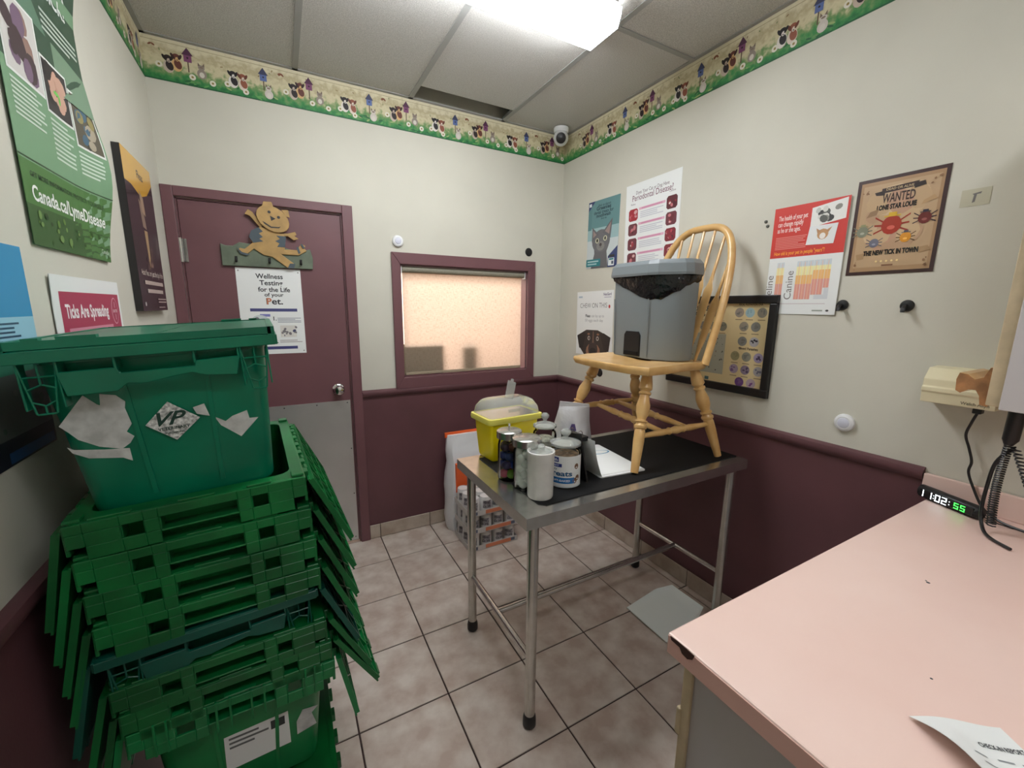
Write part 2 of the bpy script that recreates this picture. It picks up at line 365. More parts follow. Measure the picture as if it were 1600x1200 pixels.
# wallpaper border
def motif(P, u, k):
    rs = P.rs; X = lambda d: u+d/P.w
    def pup(d, v, fur, ear, belly):
        P.L = 2; P.ell(X(d), v, .020, .027, belly); P.L = 3; P.ell(X(d+.004), v+.02, .014, .02, fur, rot=.3)
        P.ell(X(d), v+.19, .016, .014, fur); P.L = 4; P.ell(X(d+.003), v+.14, .007, .009, belly)
        P.ell(X(d-.014), v+.2, .006, .013, ear, 8, .5); P.ell(X(d+.014), v+.2, .006, .013, ear, 8, -.5); P.L = 5; P.ell(X(d+.003), v+.12, .003, .0025, (20, 16, 18), 6)
    def daisy(d, v):
        P.L = 6; P.ell(X(d), v, .013, .013, (226, 222, 208), 12); P.L = 7; P.ell(X(d), v, .005, .005, (150, 128, 70), 8)
    def house(d, v, c1, c2):
        P.L = 2; P.rect(X(d-.0025), v-.3, X(d+.0025), v, (96, 78, 60)); P.rect(X(d-.015), v-.06, X(d+.015), v+.12, c1)
        P.L = 3; P.poly([(X(d-.022), v+.1), (X(d+.022), v+.1), (X(d), v+.28)], c2); P.ell(X(d), v+.04, .004, .004, (34, 22, 30), 8)
    def kitten(d, v, c):
        P.L = 4; P.ell(X(d), v, .019, .021, c); P.ell(X(d), v+.15, .013, .012, c)
        P.L = 5; P.poly([(X(d-.013), v+.18), (X(d-.003), v+.2), (X(d-.012), v+.27)], (120, 104, 92)); P.poly([(X(d+.013), v+.18), (X(d+.003), v+.2), (X(d+.012), v+.27)], (120, 104, 92))
        P.ell(X(d), v+.16, .008, .004, (134, 116, 102)); P.ell(X(d), v-.02, .01, .012, (214, 208, 198))
    house(0, .62, (128, 72, 112), (84, 44, 74))
    pup(-.075, .36, (40, 28, 32), (26, 18, 20), (196, 180, 166)); pup(-.043, .43, (104, 56, 48), (58, 32, 34), (216, 178, 124))
    kitten(.05, .34, (150, 138, 128)); daisy(.012, .22); daisy(.09, .17); daisy(-.11, .37)
    pup(.175, .33, (34, 30, 34), (24, 20, 22), (226, 220, 214)); pup(.215, .31, (146, 84, 62), (106, 56, 44), (222, 208, 194)); daisy(.15, .24); daisy(.225, .14)
    house(.305, .58, (92, 112, 168), (62, 66, 96)); kitten(.325, .2, (206, 198, 190))
    P.L = 1
    for _ in range(7):
        d = rs.uniform(-.15, .36); v = rs.uniform(.62, .86); P.ell(X(d), v, rs.uniform(.003, .007), .0025, rs.choice([(132, 104, 78), (150, 132, 92), (128, 140, 96)]), 7, rs.uniform(0, 3))
    for dd, v in ((-.13, .8), (.385, .78)):
        P.L = 3; P.ell(X(dd-.006), v, .008, .004, (128, 78, 52), 8, .6); P.ell(X(dd+.006), v, .008, .004, (128, 78, 52), 8, -.6)
    for _ in range(16):
        d = rs.uniform(-.15, .36); v = rs.uniform(.02, .2); P.L = 1; P.ell(X(d), v, rs.uniform(.008, .02), .004, rs.choice([(36, 122, 62), (92, 158, 84), (24, 92, 54), (150, 172, 110)]), 7, rs.uniform(-.6, .6))
def border(parent, wall, a0, a1, first):
    w, h = abs(a1-a0), H-HB; loc = wall_loc(wall, (a0+a1)/2, HB, .0003)
    b = obj('wallpaper_border', MB().box((-w/2, -.0008, 0), (w/2, 0, h-.001)), M['border'], parent, loc=loc, rot=(0, 0, ROT[wall]), label='wallpaper border of puppies, kittens and birdhouses')
    P = Print(w, h, .0008); u = first/w; k = 0
    while u < 1-.01:
        if u > .02: motif(P, u, k)
        u += .513/w; k += 1
    P.L = .5; P.rect(0, .0, 1, .03, (16, 88, 52)); P.rect(0, .9, 1, .915, (176, 164, 130))
    V = P.mb.v; P.mb.v = [(min(max(x, -w/2), w/2), y, min(max(z, 0), h-.001)) for x, y, z in V]
    obj('printed_figures', P.mb, M['print'], b)
border(wall_back, 'back', XL, 0, .168); border(wall_right, 'right', 0, YF, .30); border(wall_left, 'left', YF, 0, .3)

# ------------------------------------------------------------------ door
door = struct(thing('door_1', 'maroon flush door with a steel kick plate in the back wall', 'door', (-1.9055, 0, 0)))
D = lambda x: x+1.9055
fr = MB()
for a in ((XL+.001, 0, -2.283, 2.077), (-1.528, 0, -1.472, 2.077), (-2.283, 2.031, -1.528, 2.077)): fr.box((D(a[0]), -.018, a[1]), (D(a[2]), .0, a[3]))
obj('door_frame', fr, M['door'], door, bevel=.003)
st = MB().box((D(-2.283), 0, 0), (D(-2.276), .12, 2.03)).box((D(-1.535), 0, 0), (D(-1.528), .12, 2.03)).box((D(-2.283), 0, 2.022), (D(-1.528), .12, 2.03))
obj('door_jamb', st, M['door'], door)
leaf = obj('door_leaf', MB().box((D(-2.274), .004, .014), (D(-1.537), .044, 2.02)), M['door'], door, bevel=.002)
kp = obj('kick_plate', MB().box((D(-2.268), .0022, .018), (D(-1.543), .004, .95)), M['steel2'], door, label='brushed steel kick plate')
for x in (-2.24, -2.08, -1.9, -1.73, -1.56):
    for z in (.04, .935): obj('screw', MB().lathe([(.004, 0), (.003, .0015)], 8, T(D(x), .0022, z) @ Matrix.Rotation(R(90), 4, 'X')), M['dark'], kp)
for z in (.34, .64): obj('screw', MB().lathe([(.004, 0), (.003, .0015)], 8, T(D(-1.553), .0022, z) @ Matrix.Rotation(R(90), 4, 'X')), M['dark'], kp)
for z in (1.78, 1.05, .3):
    h_ = MB().tube([(D(-2.279), -.012, z-.055), (D(-2.279), -.012, z+.055)], .0075, 10)
    for q in (-.055, .055): h_.lathe([(.003, -.006), (.0085, -.002), (.0085, .002), (.003, .006)], 10, T(D(-2.279), -.012, z+q))
    h_.box((D(-2.272), -.003, z-.055), (D(-2.255), .004, z+.055)); obj('hinge', h_, M['chrome'], door, smooth=True)
kn = obj('knob', MB().lathe([(.034, 0), (.034, .006), (.028, .012), (.014, .016), (.012, .03), (.02, .036), (.028, .046), (.029, .056), (.024, .066), (.012, .07), (.002, .071)], 24, T(D(-1.605), .004, 1.023) @ Matrix.Rotation(R(90), 4, 'X')), M['chrome'], door, smooth=True)
obj('keyway', MB().lathe([(.008, .07), (.007, .0725)], 12, T(D(-1.605), .004, 1.023) @ Matrix.Rotation(R(90), 4, 'X')), M['steel'], kn)

# ------------------------------------------------------------------ window with roller blind
win = struct(thing('window_1', 'interior window in a maroon frame with a pale roller blind drawn down', 'window', (-.754, 0, .994)))
Wx = lambda x: x+.754
Wz = lambda z: z-.994
fr = MB()
o0, o1, i0, i1 = (-1.262, .994), (-.238, 1.842), (-1.211, 1.067), (-.297, 1.773)
for P_ in ([o0, (o1[0], o0[1]), (i1[0], i0[1]), i0], [(o1[0], o0[1]), o1, i1, (i1[0], i0[1])], [o1, (o0[0], o1[1]), (i0[0], i1[1]), i1], [(o0[0], o1[1]), o0, i0, (i0[0], i1[1])]):
    obj('frame_board', MB().prism([(Wx(x), Wz(z)) for x, z in P_], -.02, -.0005, 'y'), M['door'], win, bevel=.003)
rv = MB().box((Wx(-1.211), -.0005, Wz(1.067)), (Wx(-1.203), .12, Wz(1.773))).box((Wx(-.305), -.0005, Wz(1.067)), (Wx(-.297), .12, Wz(1.773)))
rv.box((Wx(-1.211), -.0005, Wz(1.067)), (Wx(-.297), .12, Wz(1.075))).box((Wx(-1.211), -.0005, Wz(1.765)), (Wx(-.297), .12, Wz(1.773)))
obj('reveal', rv, M['door'], win)
obj('pane', MB().box((Wx(-1.203), .098, Wz(1.075)), (Wx(-.305), .102, Wz(1.765))), M['glass'], win)
bl = thing('roller_blind', 'pale woven roller blind pulled down inside the maroon window frame', 'blind', (-.754, .018, 1.075))
bz = lambda z: z-1.075
obj('fabric', MB().box((-.438, .0, bz(1.083)), (.42, .0012, bz(1.745))), M['shade'], bl)
obj('roller_tube', MB().tube([(-.441, .0, bz(1.745)), (.437, .0, bz(1.745))], .0195, 16), mat('blind_roll', (142, 138, 122), .7, noise=(200, .1)), bl, smooth=True)
for x in (-.446, .442): obj('end_bracket', MB().cbox((x, .0, bz(1.742)), (.004, .036, .046)), M['white'], bl)
obj('bottom_bar', MB().box((-.438, -.008, bz(1.0765)), (.42, .008, bz(1.094))), mat('blind_bar', (160, 146, 124), .6), bl, bevel=.003)
for x0, x1, zt, dd in ((-1.196, -.93, 1.272, .034), (-.795, -.688, 1.268, .05)):
    t_ = thing('storage_box', 'wide box showing as a dark shape through the blind' if x1 < -.9 else 'narrow box showing as a dark shape through the blind', 'box', ((x0+x1)/2, dd, 1.0752))
    obj('shell', MB().box((-(x1-x0)/2, 0, 0), ((x1-x0)/2, .04, zt-1.075)), M['card'], t_, bevel=.003); obj('flap', MB().box((-(x1-x0)/2, .0, zt-1.075), ((x1-x0)/2, .03, zt-1.073)), M['card'], t_)

# ------------------------------------------------------------------ ceiling lamps and camera
def ceiling_lamp(label, y, lens='lens'):
    t = thing('ceiling_lamp', label, 'lamp', (-1.2, y, H), group='wraparound ceiling lamps')
    obj('housing', MB().box((-.6, -.1, -.022), (.6, .1, -.002)), M['white'], t, bevel=.003)
    P_ = [(-.105, -.02), (-.103, -.045), (-.085, -.085), (.085, -.085), (.103, -.045), (.105, -.02)]
    obj('diffuser', MB().prism(P_, -.605, .605, 'x'), M[lens], t)
    for x in (-.609, .605): obj('end_cap', MB().prism([(a*1.02, b*1.01) for a, b in P_], x, x+.004, 'x'), M['white'], t)
    return t
ceiling_lamp('white wraparound fluorescent lamp on the ceiling near the camera dome', -1.1)
ceiling_lamp('white wraparound fluorescent lamp on the ceiling above the pink counter', -2.95, 'lens2')
sc = thing('security_camera', 'white dome security camera in the ceiling corner', 'camera', (-.115, -.115, H))
obj('mount', MB().lathe([(.045, -.03), (.05, -.02), (.05, -.001)], 24), M['white'], sc, smooth=True)
MM = T(0, 0, -.062) @ (Vector((-1.75, -2.55, -1.1))).to_track_quat('Z', 'Y').to_matrix().to_4x4()
bl_ = MB().lathe([(.002, -.05)]+[(.05*math.cos(a), .05*math.sin(a)) for a in [R(x) for x in range(-75, 46, 15)]]+[(.034, .04)], 24, MM)
obj('eyeball', bl_, M['white'], sc, smooth=True)
obj('lens_window', MB().lathe([(.034, .038), (.031, .047), (.018, .052), (.002, .053)], 24, MM), M['black'], sc, smooth=True)

# ------------------------------------------------------------------ posters on the left wall
def d_lyme(P):
    P.L = 1; P.rect(0, .52, 1, 1, (58, 86, 68)); P.rect(0, .0, 1, .52, (120, 160, 124)); P.L = 1.5; P.rect(0, 0, 1, .25, (78, 124, 66)); P.rect(0, 0, 1, .12, (60, 96, 52))
    P.L = 2; P.poly([(.0, .72), (.55, .72), (.4, .82), (0, .82)], (96, 132, 110)); P.poly([(.6, .56), (1, .56), (1, .7), (.6, .72)], (120, 150, 124))
    P.L = 3; P.text("DON'T LET A TICK", .46, .93, .036, (226, 232, 228), .82*P.w, bold=.03); P.text('MAKE YOU SICK!', .46, .865, .036, (226, 232, 228), .82*P.w, bold=.03); P.lines(.52, .735, .96, .81, 4, (190, 204, 194))
    for u0, u1, v0, v1, a, cols in ((.06, .40, .5, .72, (210, 208, 204), [(70, 52, 58), (150, 120, 110), (90, 80, 110), (120, 96, 120)]), (.43, .70, .47, .63, (52, 48, 50), [(196, 150, 130), (206, 164, 144), (40, 36, 38)]), (.73, .97, .42, .60, (90, 84, 70), [(150, 140, 90), (70, 104, 126), (60, 60, 50), (170, 160, 140)])):
        P.L = 3; P.rect(u0-.012, v0-.008, u1+.012, v1+.008, (232, 236, 232)); P.L = 4; P.rect(u0, v0, u1, v1, a); P.L = 4.2; P.blobs(u0, v0, u1, v1, 12, cols, (.1, .24))
    P.L = 6; P.mb.col = lin((110, 190, 80)); P.ell(.55, .545, .014, .005, (110, 200, 90)); P.ell(.58, .53, .005, .012, (110, 200, 90))
    P.L = 3; P.lines(.06, .37, .38, .48, 8, (206, 222, 208)); P.lines(.43, .31, .69, .45, 9, (206, 222, 208)); P.lines(.72, .31, .95, .40, 6, (206, 222, 208))
    P.L = 3.4; P.rect(0, .255, 1, .259, (60, 86, 58)); P.text('GET MORE INFORMATION. PROTECT YOURSELF.', .5, .205, .012, (44, 70, 46), .84*P.w)
    P.text('Canada.ca/LymeDisease', .5, .135, .034, (240, 244, 240), .86*P.w, bold=.02); P.blobs(.02, .01, .98, .11, 26, [(54, 92, 40), (96, 134, 62), (42, 72, 40), (112, 146, 82)], (.05, .16))
    P.L = 7; P.text('Canada', .9, .03, .012, (190, 206, 190), bold=.01)
bend_l = lambda u, v: .004+.035*max(0, (u-.55)/.45)**2*math.exp(-((v-.36)/.22)**2)+.012*max(0, (v-.9)/.1)
poster('lyme_poster', 'tall green poster with three photos curling off the left wall', 'poster', 'left', -1.345, -.885, 1.643, 2.36, d_lyme, (120, 158, 124), bend_l)
def d_tick(P):
    P.L = 1; P.rect(.08, .0, .965, .9, (170, 54, 84)); P.L = 2; P.text('Ticks Are Spreading', .13, .735, .034, (244, 238, 240), .62*P.w, 'l', .03)
    P.ell(.87, .77, .028, .04, (226, 180, 194), 24); P.L = 3; P.ell(.87, .77, .025, .037, (170, 54, 84), 24); P.L = 4; P.text('BAYER', .87, .757, .01, (240, 220, 226), .036); P.rect(.866, .7, .874, .745, (226, 190, 200)); P.rect(.866, .795, .874, .84, (226, 190, 200))
    P.L = 2; P.rect(.14, .645, .8, .668, (214, 140, 160))
    for u in (.14, .4, .66): P.rect(u, .53, u+.2, .545, (232, 200, 210)); P.lines(u, .25, u+.24, .50, 9, (206, 128, 150))
    P.lines(.14, .05, .9, .2, 5, (206, 128, 150))
poster('tick_poster', 'white bordered crimson poster headed Ticks Are Spreading', 'poster', 'left', -1.31, -.845, 1.20, 1.584, d_tick, bend=lambda u, v: .002+.01*max(0, v-.8)*5*max(0, .3-u))
def d_blue(P):
    P.L = 1; P.rect(0, .66, 1, 1, (52, 146, 194)); P.rect(0, .44, 1, .66, (150, 202, 222)); P.rect(0, .12, 1, .44, (90, 96, 92)); P.rect(0, 0, 1, .12, (20, 26, 40))
    P.L = 2; P.lines(.1, .5, .88, .64, 7, (44, 84, 110)); P.poly([(.55, .44), (1, .5), (1, .4), (.6, .4)], (60, 140, 112)); P.rect(.55, .01, .98, .06, (26, 74, 124))
    P.ell(.42, .36, .03, .025, (196, 150, 148)); P.L = 3; P.ell(.42, .36, .02, .016, (110, 84, 84)); P.blobs(.05, .14, .95, .34, 8, [(70, 80, 74), (104, 108, 100), (58, 84, 70)])
poster('blue_poster', 'sky blue poster half hidden behind the top green crate', 'poster', 'left', -1.80, -1.40, 1.22, 1.63, d_blue)
def d_flea(P):
    P.L = 1; P.rect(0, 0, 1, 1, (44, 36, 44)); P.poly([(0, .8), (.2, .8), (.5, .76), (.75, .8), (1, .9), (1, 1), (0, 1)][::1], (222, 170, 60)); P.L = 2; P.text('Fleas', .55, .875, .03, (70, 52, 40), bold=.01)
    P.poly([(.38, .74), (.5, .7), (.55, .55), (.42, .56)], (150, 128, 110)); P.poly([(.44, .8), (.56, .76), (.58, .64), (.46, .66)], (176, 150, 122)); P.poly([(.44, .54), (.56, .54), (.54, .36), (.48, .28)], (186, 156, 116)); P.blobs(.34, .26, .7, .45, 12, [(96, 74, 70), (140, 110, 96), (70, 54, 60)])
    P.L = 6; P.text('Adult fleas are just the tip of the', .52, .235, .022, (214, 200, 190), .84*P.w); P.rect(.18, .175, .9, .2, (206, 190, 182)); P.rect(.24, .12, .86, .145, (206, 190, 182)); P.lines(.6, .05, .96, .09, 2, (180, 164, 160)); P.lines(.6, .015, .96, .03, 1, (180, 164, 160)); P.ell(.1, .045, .008, .008, (210, 206, 206))
poster('flea_plaque', 'thick black edged plaque with a yellow top beside the door frame', 'plaque', 'left', -.672, -.30, 1.492, 2.055, d_flea, (24, 22, 26), t=.022, ink='gloss')

# ------------------------------------------------------------------ sign and coat rack on the door
def d_well(P):
    K = (44, 46, 52)
    for s_, u, v, h, w in (('Wellness', .5, .885, .026, .42), ('Testing', .52, .81, .026, .36), ('for the Life', .56, .735, .025, .5), ('of your', .55, .68, .02, .3), ('Pet.', .55, .59, .034, .26)):
        P.L = 1; P.text(s_, u, v, h, K, w*P.w, bold=.02)
    P.L = 2; P.text('P', .465, .59, .034, (196, 120, 84), bold=.03)
    P.L = 1; P.rect(.16, .505, .9, .54, (72, 74, 126)); P.rect(.16, .055, .86, .09, (62, 64, 118)); P.rect(.3, .445, .46, .475, (124, 128, 190))
    P.ell(.3, .4, .04, .03, (196, 206, 208)); P.L = 2; P.ell(.25, .41, .012, .014, (120, 124, 130)); P.blobs(.2, .34, .45, .42, 6, [(150, 168, 180), (110, 120, 136), (200, 206, 206)])
    P.L = 1; P.text('1.', .53, .4, .022, K, bold=.02); P.lines(.57, .37, .95, .435, 4, (150, 154, 166)); P.rect(.6, .2, .86, .34, (216, 214, 208)); P.L = 2; P.blobs(.6, .2, .88, .34, 14, [(70, 74, 104), (180, 172, 160), (120, 116, 120), (224, 222, 214)])
    P.L = 1; P.text('2.', .14, .27, .022, K, bold=.02); P.text('3.', .52, .13, .022, K, bold=.02); P.lines(.58, .13, .96, .17, 2, (170, 160, 160))
    for u in (.04, .96):
        for v in (.03, .965): P.ell(u, v, .004, .004, (150, 150, 150), 8)
poster('wellness_sign', 'white wellness testing notice pinned to the maroon door', 'sign', 'back', -2.066, -1.762, 1.25, 1.711, d_well, off=-.0036)
rk = thing('coat_rack', 'green wooden coat rack with a dancing tan cat on the maroon door', 'coat rack', (-1.905, .0036, 1.716))
bd = [(-.212, 0), (.208, 0), (.212, .06), (.2, .108), (.15, .09), (.1, .1), (.04, .12), (-.02, .09), (-.08, .115), (-.13, .12), (-.16, .1), (-.19, .1), (-.213, .108)]
obj('board', MB().prism(bd, -.016, 0, 'y'), M['green_sign'], rk, bevel=.003)
CP = lambda px, py: ((px-430)/1000*.83+.0, (480-py)/1000*.83)   # cut-out drawn on a 1000-unit sheet
def cut(name, P_, y0, y1, mt, bev=.002): return obj(name, MB().prism([CP(*p) for p in P_][::-1], y0, y1, 'y'), mt, rk, bevel=bev)
cut('cat_body', [(400, 235), (455, 250), (520, 270), (530, 320), (520, 370), (560, 380), (640, 350), (650, 365), (600, 395), (500, 395), (570, 450), (560, 480), (530, 478), (450, 415), (400, 405), (350, 370), (305, 412), (262, 385), (275, 370), (300, 375), (345, 335), (335, 300), (345, 265), (385, 240)], -.024, -.016, M['tan'])
for P_ in ([(330, 300), (345, 262), (385, 238), (408, 262), (385, 275), (405, 295), (385, 308), (405, 322), (350, 335)], [(535, 282), (480, 280), (500, 300), (472, 315), (495, 328), (480, 350), (525, 350)]): cut('cat_stripe', P_, -.0255, -.024, M['tabby'], .0)
hd = [(470+90*math.cos(a), 183+78*math.sin(a)+.22*90*math.cos(a)) for a in [2*PI*i/20 for i in range(20)]]
head = cut('cat_head', hd, -.034, -.025, M['tan'])
for P_ in ([(412, 118), (425, 82), (470, 80), (478, 108)], [(520, 122), (560, 118), (566, 165), (545, 160)]): cut('ear', P_, -.031, -.024, M['tan'])
cut('arm', [(395, 240), (345, 175), (318, 165), (338, 135), (362, 150), (372, 170), (420, 220)], -.022, -.015, M['tan']); cut('arm', [(500, 265), (545, 262), (590, 248), (598, 266), (585, 275), (608, 290), (578, 302), (545, 278), (505, 285)], -.022, -.015, M['tan'])
cut('tail', [(520, 362), (590, 362), (620, 320), (645, 330), (625, 375), (590, 392), (520, 388)], -.021, -.0155, M['tan'])
K = M['dark']
for q in ((452, 143), (502, 170)): cut('eye', [(q[0]+9*math.cos(a), q[1]+9*math.sin(a)) for a in [2*PI*i/8 for i in range(8)]], -.0352, -.034, K, 0)
cut('nose', [(455, 165), (485, 180), (460, 195)], -.0355, -.034, K, 0); cut('mouth', [(410, 200), (420, 215), (455, 238), (500, 236), (510, 225), (498, 229), (457, 230), (425, 208)], -.0352, -.034, K, 0)
for P_ in ([(256, 365), (285, 395), (325, 405), (310, 415), (275, 405)], [(545, 450), (575, 450), (568, 480), (530, 480)], [(590, 345), (602, 340), (612, 380), (600, 386)], [(615, 325), (626, 320), (640, 345), (630, 352)]): cut('cat_marking', P_, -.0255, -.024, M['tabby'], 0)
for x in (-.15, .0, .15):
    obj('peg', MB().tube([(x, -.016, .03), (x, -.03, .02), (x, -.035, .028), (x, -.035, .04)], .004, 6).cbox((x, -.0165, .035), (.012, .002, .028)), M['black'], rk)

# ------------------------------------------------------------------ posters on the right wall
def d_cat(P):
    P.L = 1; P.rect(0, .6, 1, 1, (92, 136, 140)); P.rect(0, .42, 1, .6, (150, 182, 186)); P.rect(0, 0, 1, .42, (196, 206, 208)); P.rect(0, .58, .12, .95, (84, 128, 134)); P.poly([(0, .86), (0, 1), (.22, 1)], (42, 56, 104)); P.rect(.02, .93, .1, .975, (220, 226, 232))
    K = (36, 66, 76); P.L = 2; P.text('Ask us about', .52, .905, .016, K, .4*P.w); P.text('Greenies', .5, .855, .024, K, .46*P.w, bold=.03); P.text('dental treats for', .5, .8, .022, K, .62*P.w, bold=.02); P.text('mouthwash', .5, .752, .022, K, .46*P.w, bold=.03); P.text('Every day', .52, .715, .012, K, .18*P.w)
    G = (98, 98, 102); P.L = 2; P.poly([(.16, 0), (.72, 0), (.66, .24), (.72, .32), (.24, .32), (.26, .22)], G); P.L = 3; P.ell(.46, .4, .088, .072, (104, 104, 108), 20)
    P.poly([(.16, .4), (.16, .62), (.38, .5)], G); P.poly([(.5, .52), (.8, .7), (.76, .42)], G); P.L = 4; P.poly([(.2, .46), (.19, .57), (.31, .5)], (150, 130, 128)); P.poly([(.58, .53), (.76, .65), (.72, .48)], (150, 130, 128))
    P.ell(.34, .41, .018, .017, (206, 204, 178), 12); P.ell(.6, .43, .018, .017, (206, 204, 178), 12); P.L = 5; P.ell(.345, .41, .009, .012, (24, 24, 26), 10); P.ell(.6, .43, .009, .012, (24, 24, 26), 10)
    P.ell(.46, .325, .04, .03, (128, 126, 126), 12); P.L = 6; P.ell(.46, .345, .013, .011, (64, 54, 58), 8); P.poly([(.4, .3), (.46, .315), (.52, .3), (.46, .308)], (70, 64, 66))
    P.L = 7; P.rect(.0, .03, .48, .14, (46, 122, 130)); P.L = 8; P.rect(.05, .095, .42, .115, (170, 206, 208)); P.rect(.05, .055, .36, .075, (150, 196, 200)); P.L = 7; P.poly([(.72, 0), (1, 0), (1, .3), (.72, .16)], (44, 58, 108)); P.L = 8; P.rect(.74, .02, .92, .13, (214, 222, 226)); P.rect(.76, .1, .9, .125, (40, 120, 128)); P.L = 9; P.rect(.84, .04, .9, .085, (70, 80, 100)); P.rect(.76, .145, .92, .175, (30, 36, 44))
poster('cat_poster', 'teal poster of a grey cat near the room corner', 'poster', 'right', -.302, -.603, 1.78, 2.208, d_cat, ink='gloss', tilt=R(.5))
def d_perio(P):
    K = (110, 84, 100); P.L = 1; P.text('Does Your Cat or Dog Have', .5, .9, .02, K, .6*P.w, bold=0); P.text('Periodontal Disease?', .5, .845, .034, (122, 74, 96), .74*P.w, bold=.004); P.text('Feline', .15, .81, .011, K, bold=0); P.text('Canine', .86, .83, .011, K, bold=0)
    red = [(150, 50, 62), (196, 120, 126), (110, 44, 52), (214, 170, 168), (90, 40, 50), (186, 72, 84)]
    for i in range(6):
        v = .775-i*.135
        for u in (.07, .77):
            vv = v+(.022 if u > .5 else 0); P.L = 1; a, b, c_, d_ = u, vv-.11, u+.18, vv; q = .025
            P.poly([(a+q, b), (c_-q, b), (c_, b+q*.7), (c_, d_-q*.7), (c_-q, d_), (a+q, d_), (a, d_-q*.7), (a, b+q*.7)], P.rs.choice([(128, 44, 56), (110, 56, 66), (160, 40, 52), (96, 46, 54)]))
            P.L = 2; P.blobs(a+.01, b+.01, c_-.01, d_-.01, 7, red+[(226, 214, 204)], (.1, .26))
        P.L = 1; P.rect(.27, v-.022, .75, v, (222, 176, 196)); P.L = 2; P.rect(.32, v-.016, .7, v-.006, (206, 140, 170)); P.lines(.3, v-.1, .72, v-.035, 4, (196, 198, 208))
poster('dental_poster', 'white dental disease poster with two columns of red photos', 'poster', 'right', -.668, -1.068, 1.62, 2.235, d_perio, tilt=R(-1.2))
def d_chew(P):
    P.L = 1; P.text('CHEW ON THIS', .47, .745, .034, (92, 94, 100), .74*P.w, bold=-.008); P.ell(.9, .76, .009, .012, (180, 44, 52), 10); P.text('NexGard', .84, .925, .018, (96, 88, 130), .2*P.w, bold=.02); P.rect(.76, .895, .94, .905, (170, 166, 190)); P.rect(.05, .905, .16, .93, (170, 190, 204))
    P.text('Fleas', .33, .6, .02, (80, 82, 88), .14*P.w, bold=.03); P.text('can lay up to', .6, .6, .02, (150, 152, 158), .34*P.w, bold=-.005); P.text('50 eggs each day', .5, .53, .02, (150, 152, 158), .5*P.w, bold=-.005)
    D_ = (52, 44, 42); P.L = 2; P.poly([(.1, .12), (.03, .3), (.3, .4), (.62, .4), (.96, .3), (.92, .1), (.75, .0), (.25, 0)], D_); P.L = 3; P.poly([(.03, .3), (.1, .1), (.2, .1), (.3, .34), (.22, .36)], (38, 32, 32)); P.poly([(.96, .3), (.92, .08), (.8, .1), (.68, .34), (.78, .36)], (38, 32, 32))
    P.ell(.5, .06, .075, .06, (150, 112, 88), 14); P.L = 4; P.ell(.5, .1, .05, .055, (60, 50, 48), 14); P.L = 5; P.ell(.5, .065, .034, .026, (34, 28, 30), 12); P.ell(.38, .27, .013, .015, (206, 200, 190), 10); P.ell(.62, .27, .013, .015, (206, 200, 190), 10); P.L = 6; P.ell(.385, .27, .008, .01, (24, 18, 18), 8); P.ell(.62, .27, .008, .01, (24, 18, 18), 8)
    P.L = 4; P.ell(.37, .335, .014, .007, (142, 104, 76), 8); P.ell(.63, .335, .014, .007, (142, 104, 76), 8); P.poly([(.48, .2), (.52, .2), (.51, .38), (.49, .38)], (120, 96, 80))
poster('chew_poster', 'white poster with a dark dog face reading chew on this', 'poster', 'right', -.222, -.60, 1.196, 1.632, d_chew, tilt=R(-1))
def d_red(P):
    Rd = (206, 58, 50); P.L = 1; P.rect(0, .535, 1, 1, Rd); P.L = 2
    for i, s_ in enumerate(('The health of your pet', 'can change rapidly', 'as he or she ages.')): P.text(s_, .07, .88-i*.055, .02, (246, 226, 222), (.41, .36, .33)[i]*P.w, 'l', .012)
    P.lines(.06, .61, .5, .73, 8, (226, 140, 132)); P.text('How old is your pet in people "years"?', .06, .56, .015, (250, 170, 60), .7*P.w, 'l', .02)
    P.poly([(.53, .78), (.97, .82), (.97, .99), (.53, .95)], (232, 232, 228)); P.L = 3; P.blobs(.55, .8, .96, .96, 14, [(90, 92, 88), (196, 198, 192), (60, 60, 60), (214, 214, 208), (140, 138, 132)], (.1, .26))
    P.L = 5; P.poly([(.5, .63), (.86, .62), (.89, .79), (.53, .79)], (228, 230, 230)); P.L = 6; P.ell(.71, .71, .02, .02, (196, 150, 106), 12); P.L = 7; P.ell(.71, .695, .011, .012, (236, 232, 226), 10); P.poly([(.64, .72), (.62, .765), (.68, .74)], (186, 140, 100)); P.poly([(.78, .72), (.82, .765), (.75, .74)], (186, 140, 100))
    def bars(u0, u1, n, tops, bots):
        w = (u1-u0)/n
        for i in range(n):
            a, b = u0+i*w, u0+(i+.92)*w; P.L = 1; P.rect(a, .44, b, .49, (206, 214, 220)); P.rect(a, tops[i], b, .44, (244, 236, 176)); P.rect(a, tops[i]-.08, b, tops[i], (240, 190, 120)); P.rect(a, bots[i], b, tops[i]-.08, (226, 158, 146)); P.L = 2; P.rect(a+.4*w, bots[i], a+.5*w, .48, (236, 196, 160))
    bars(.13, .24, 2, [.37, .37], [.16, .16]); bars(.42, .88, 6, [.36, .36, .36, .4, .4, .4], [.14, .14, .14, .18, .18, .24]); P.L = 1; P.rect(.7, .14, .88, .18, (212, 216, 220)); P.rect(.82, .18, .88, .24, (212, 216, 220)); P.rect(.13, .135, .24, .16, (214, 214, 216))
    P.text('Canine', .38, .14, .03, (120, 116, 112), .115, 'l', 0, vert=True); P.text('Feline', .09, .14, .03, (120, 116, 112), .1, 'l', 0, vert=True)
    P.rect(.2, .095, .86, .102, (206, 196, 200)); P.rect(.7, .03, .84, .042, (150, 160, 150)); P.ell(.9, .036, .006, .004, (60, 60, 60), 8)
poster('age_poster', 'red and white pet age chart with coloured bars', 'poster', 'right', -1.558, -1.832, 1.502, 1.936, d_red, bend=lambda u, v: .001+.004*u*u)
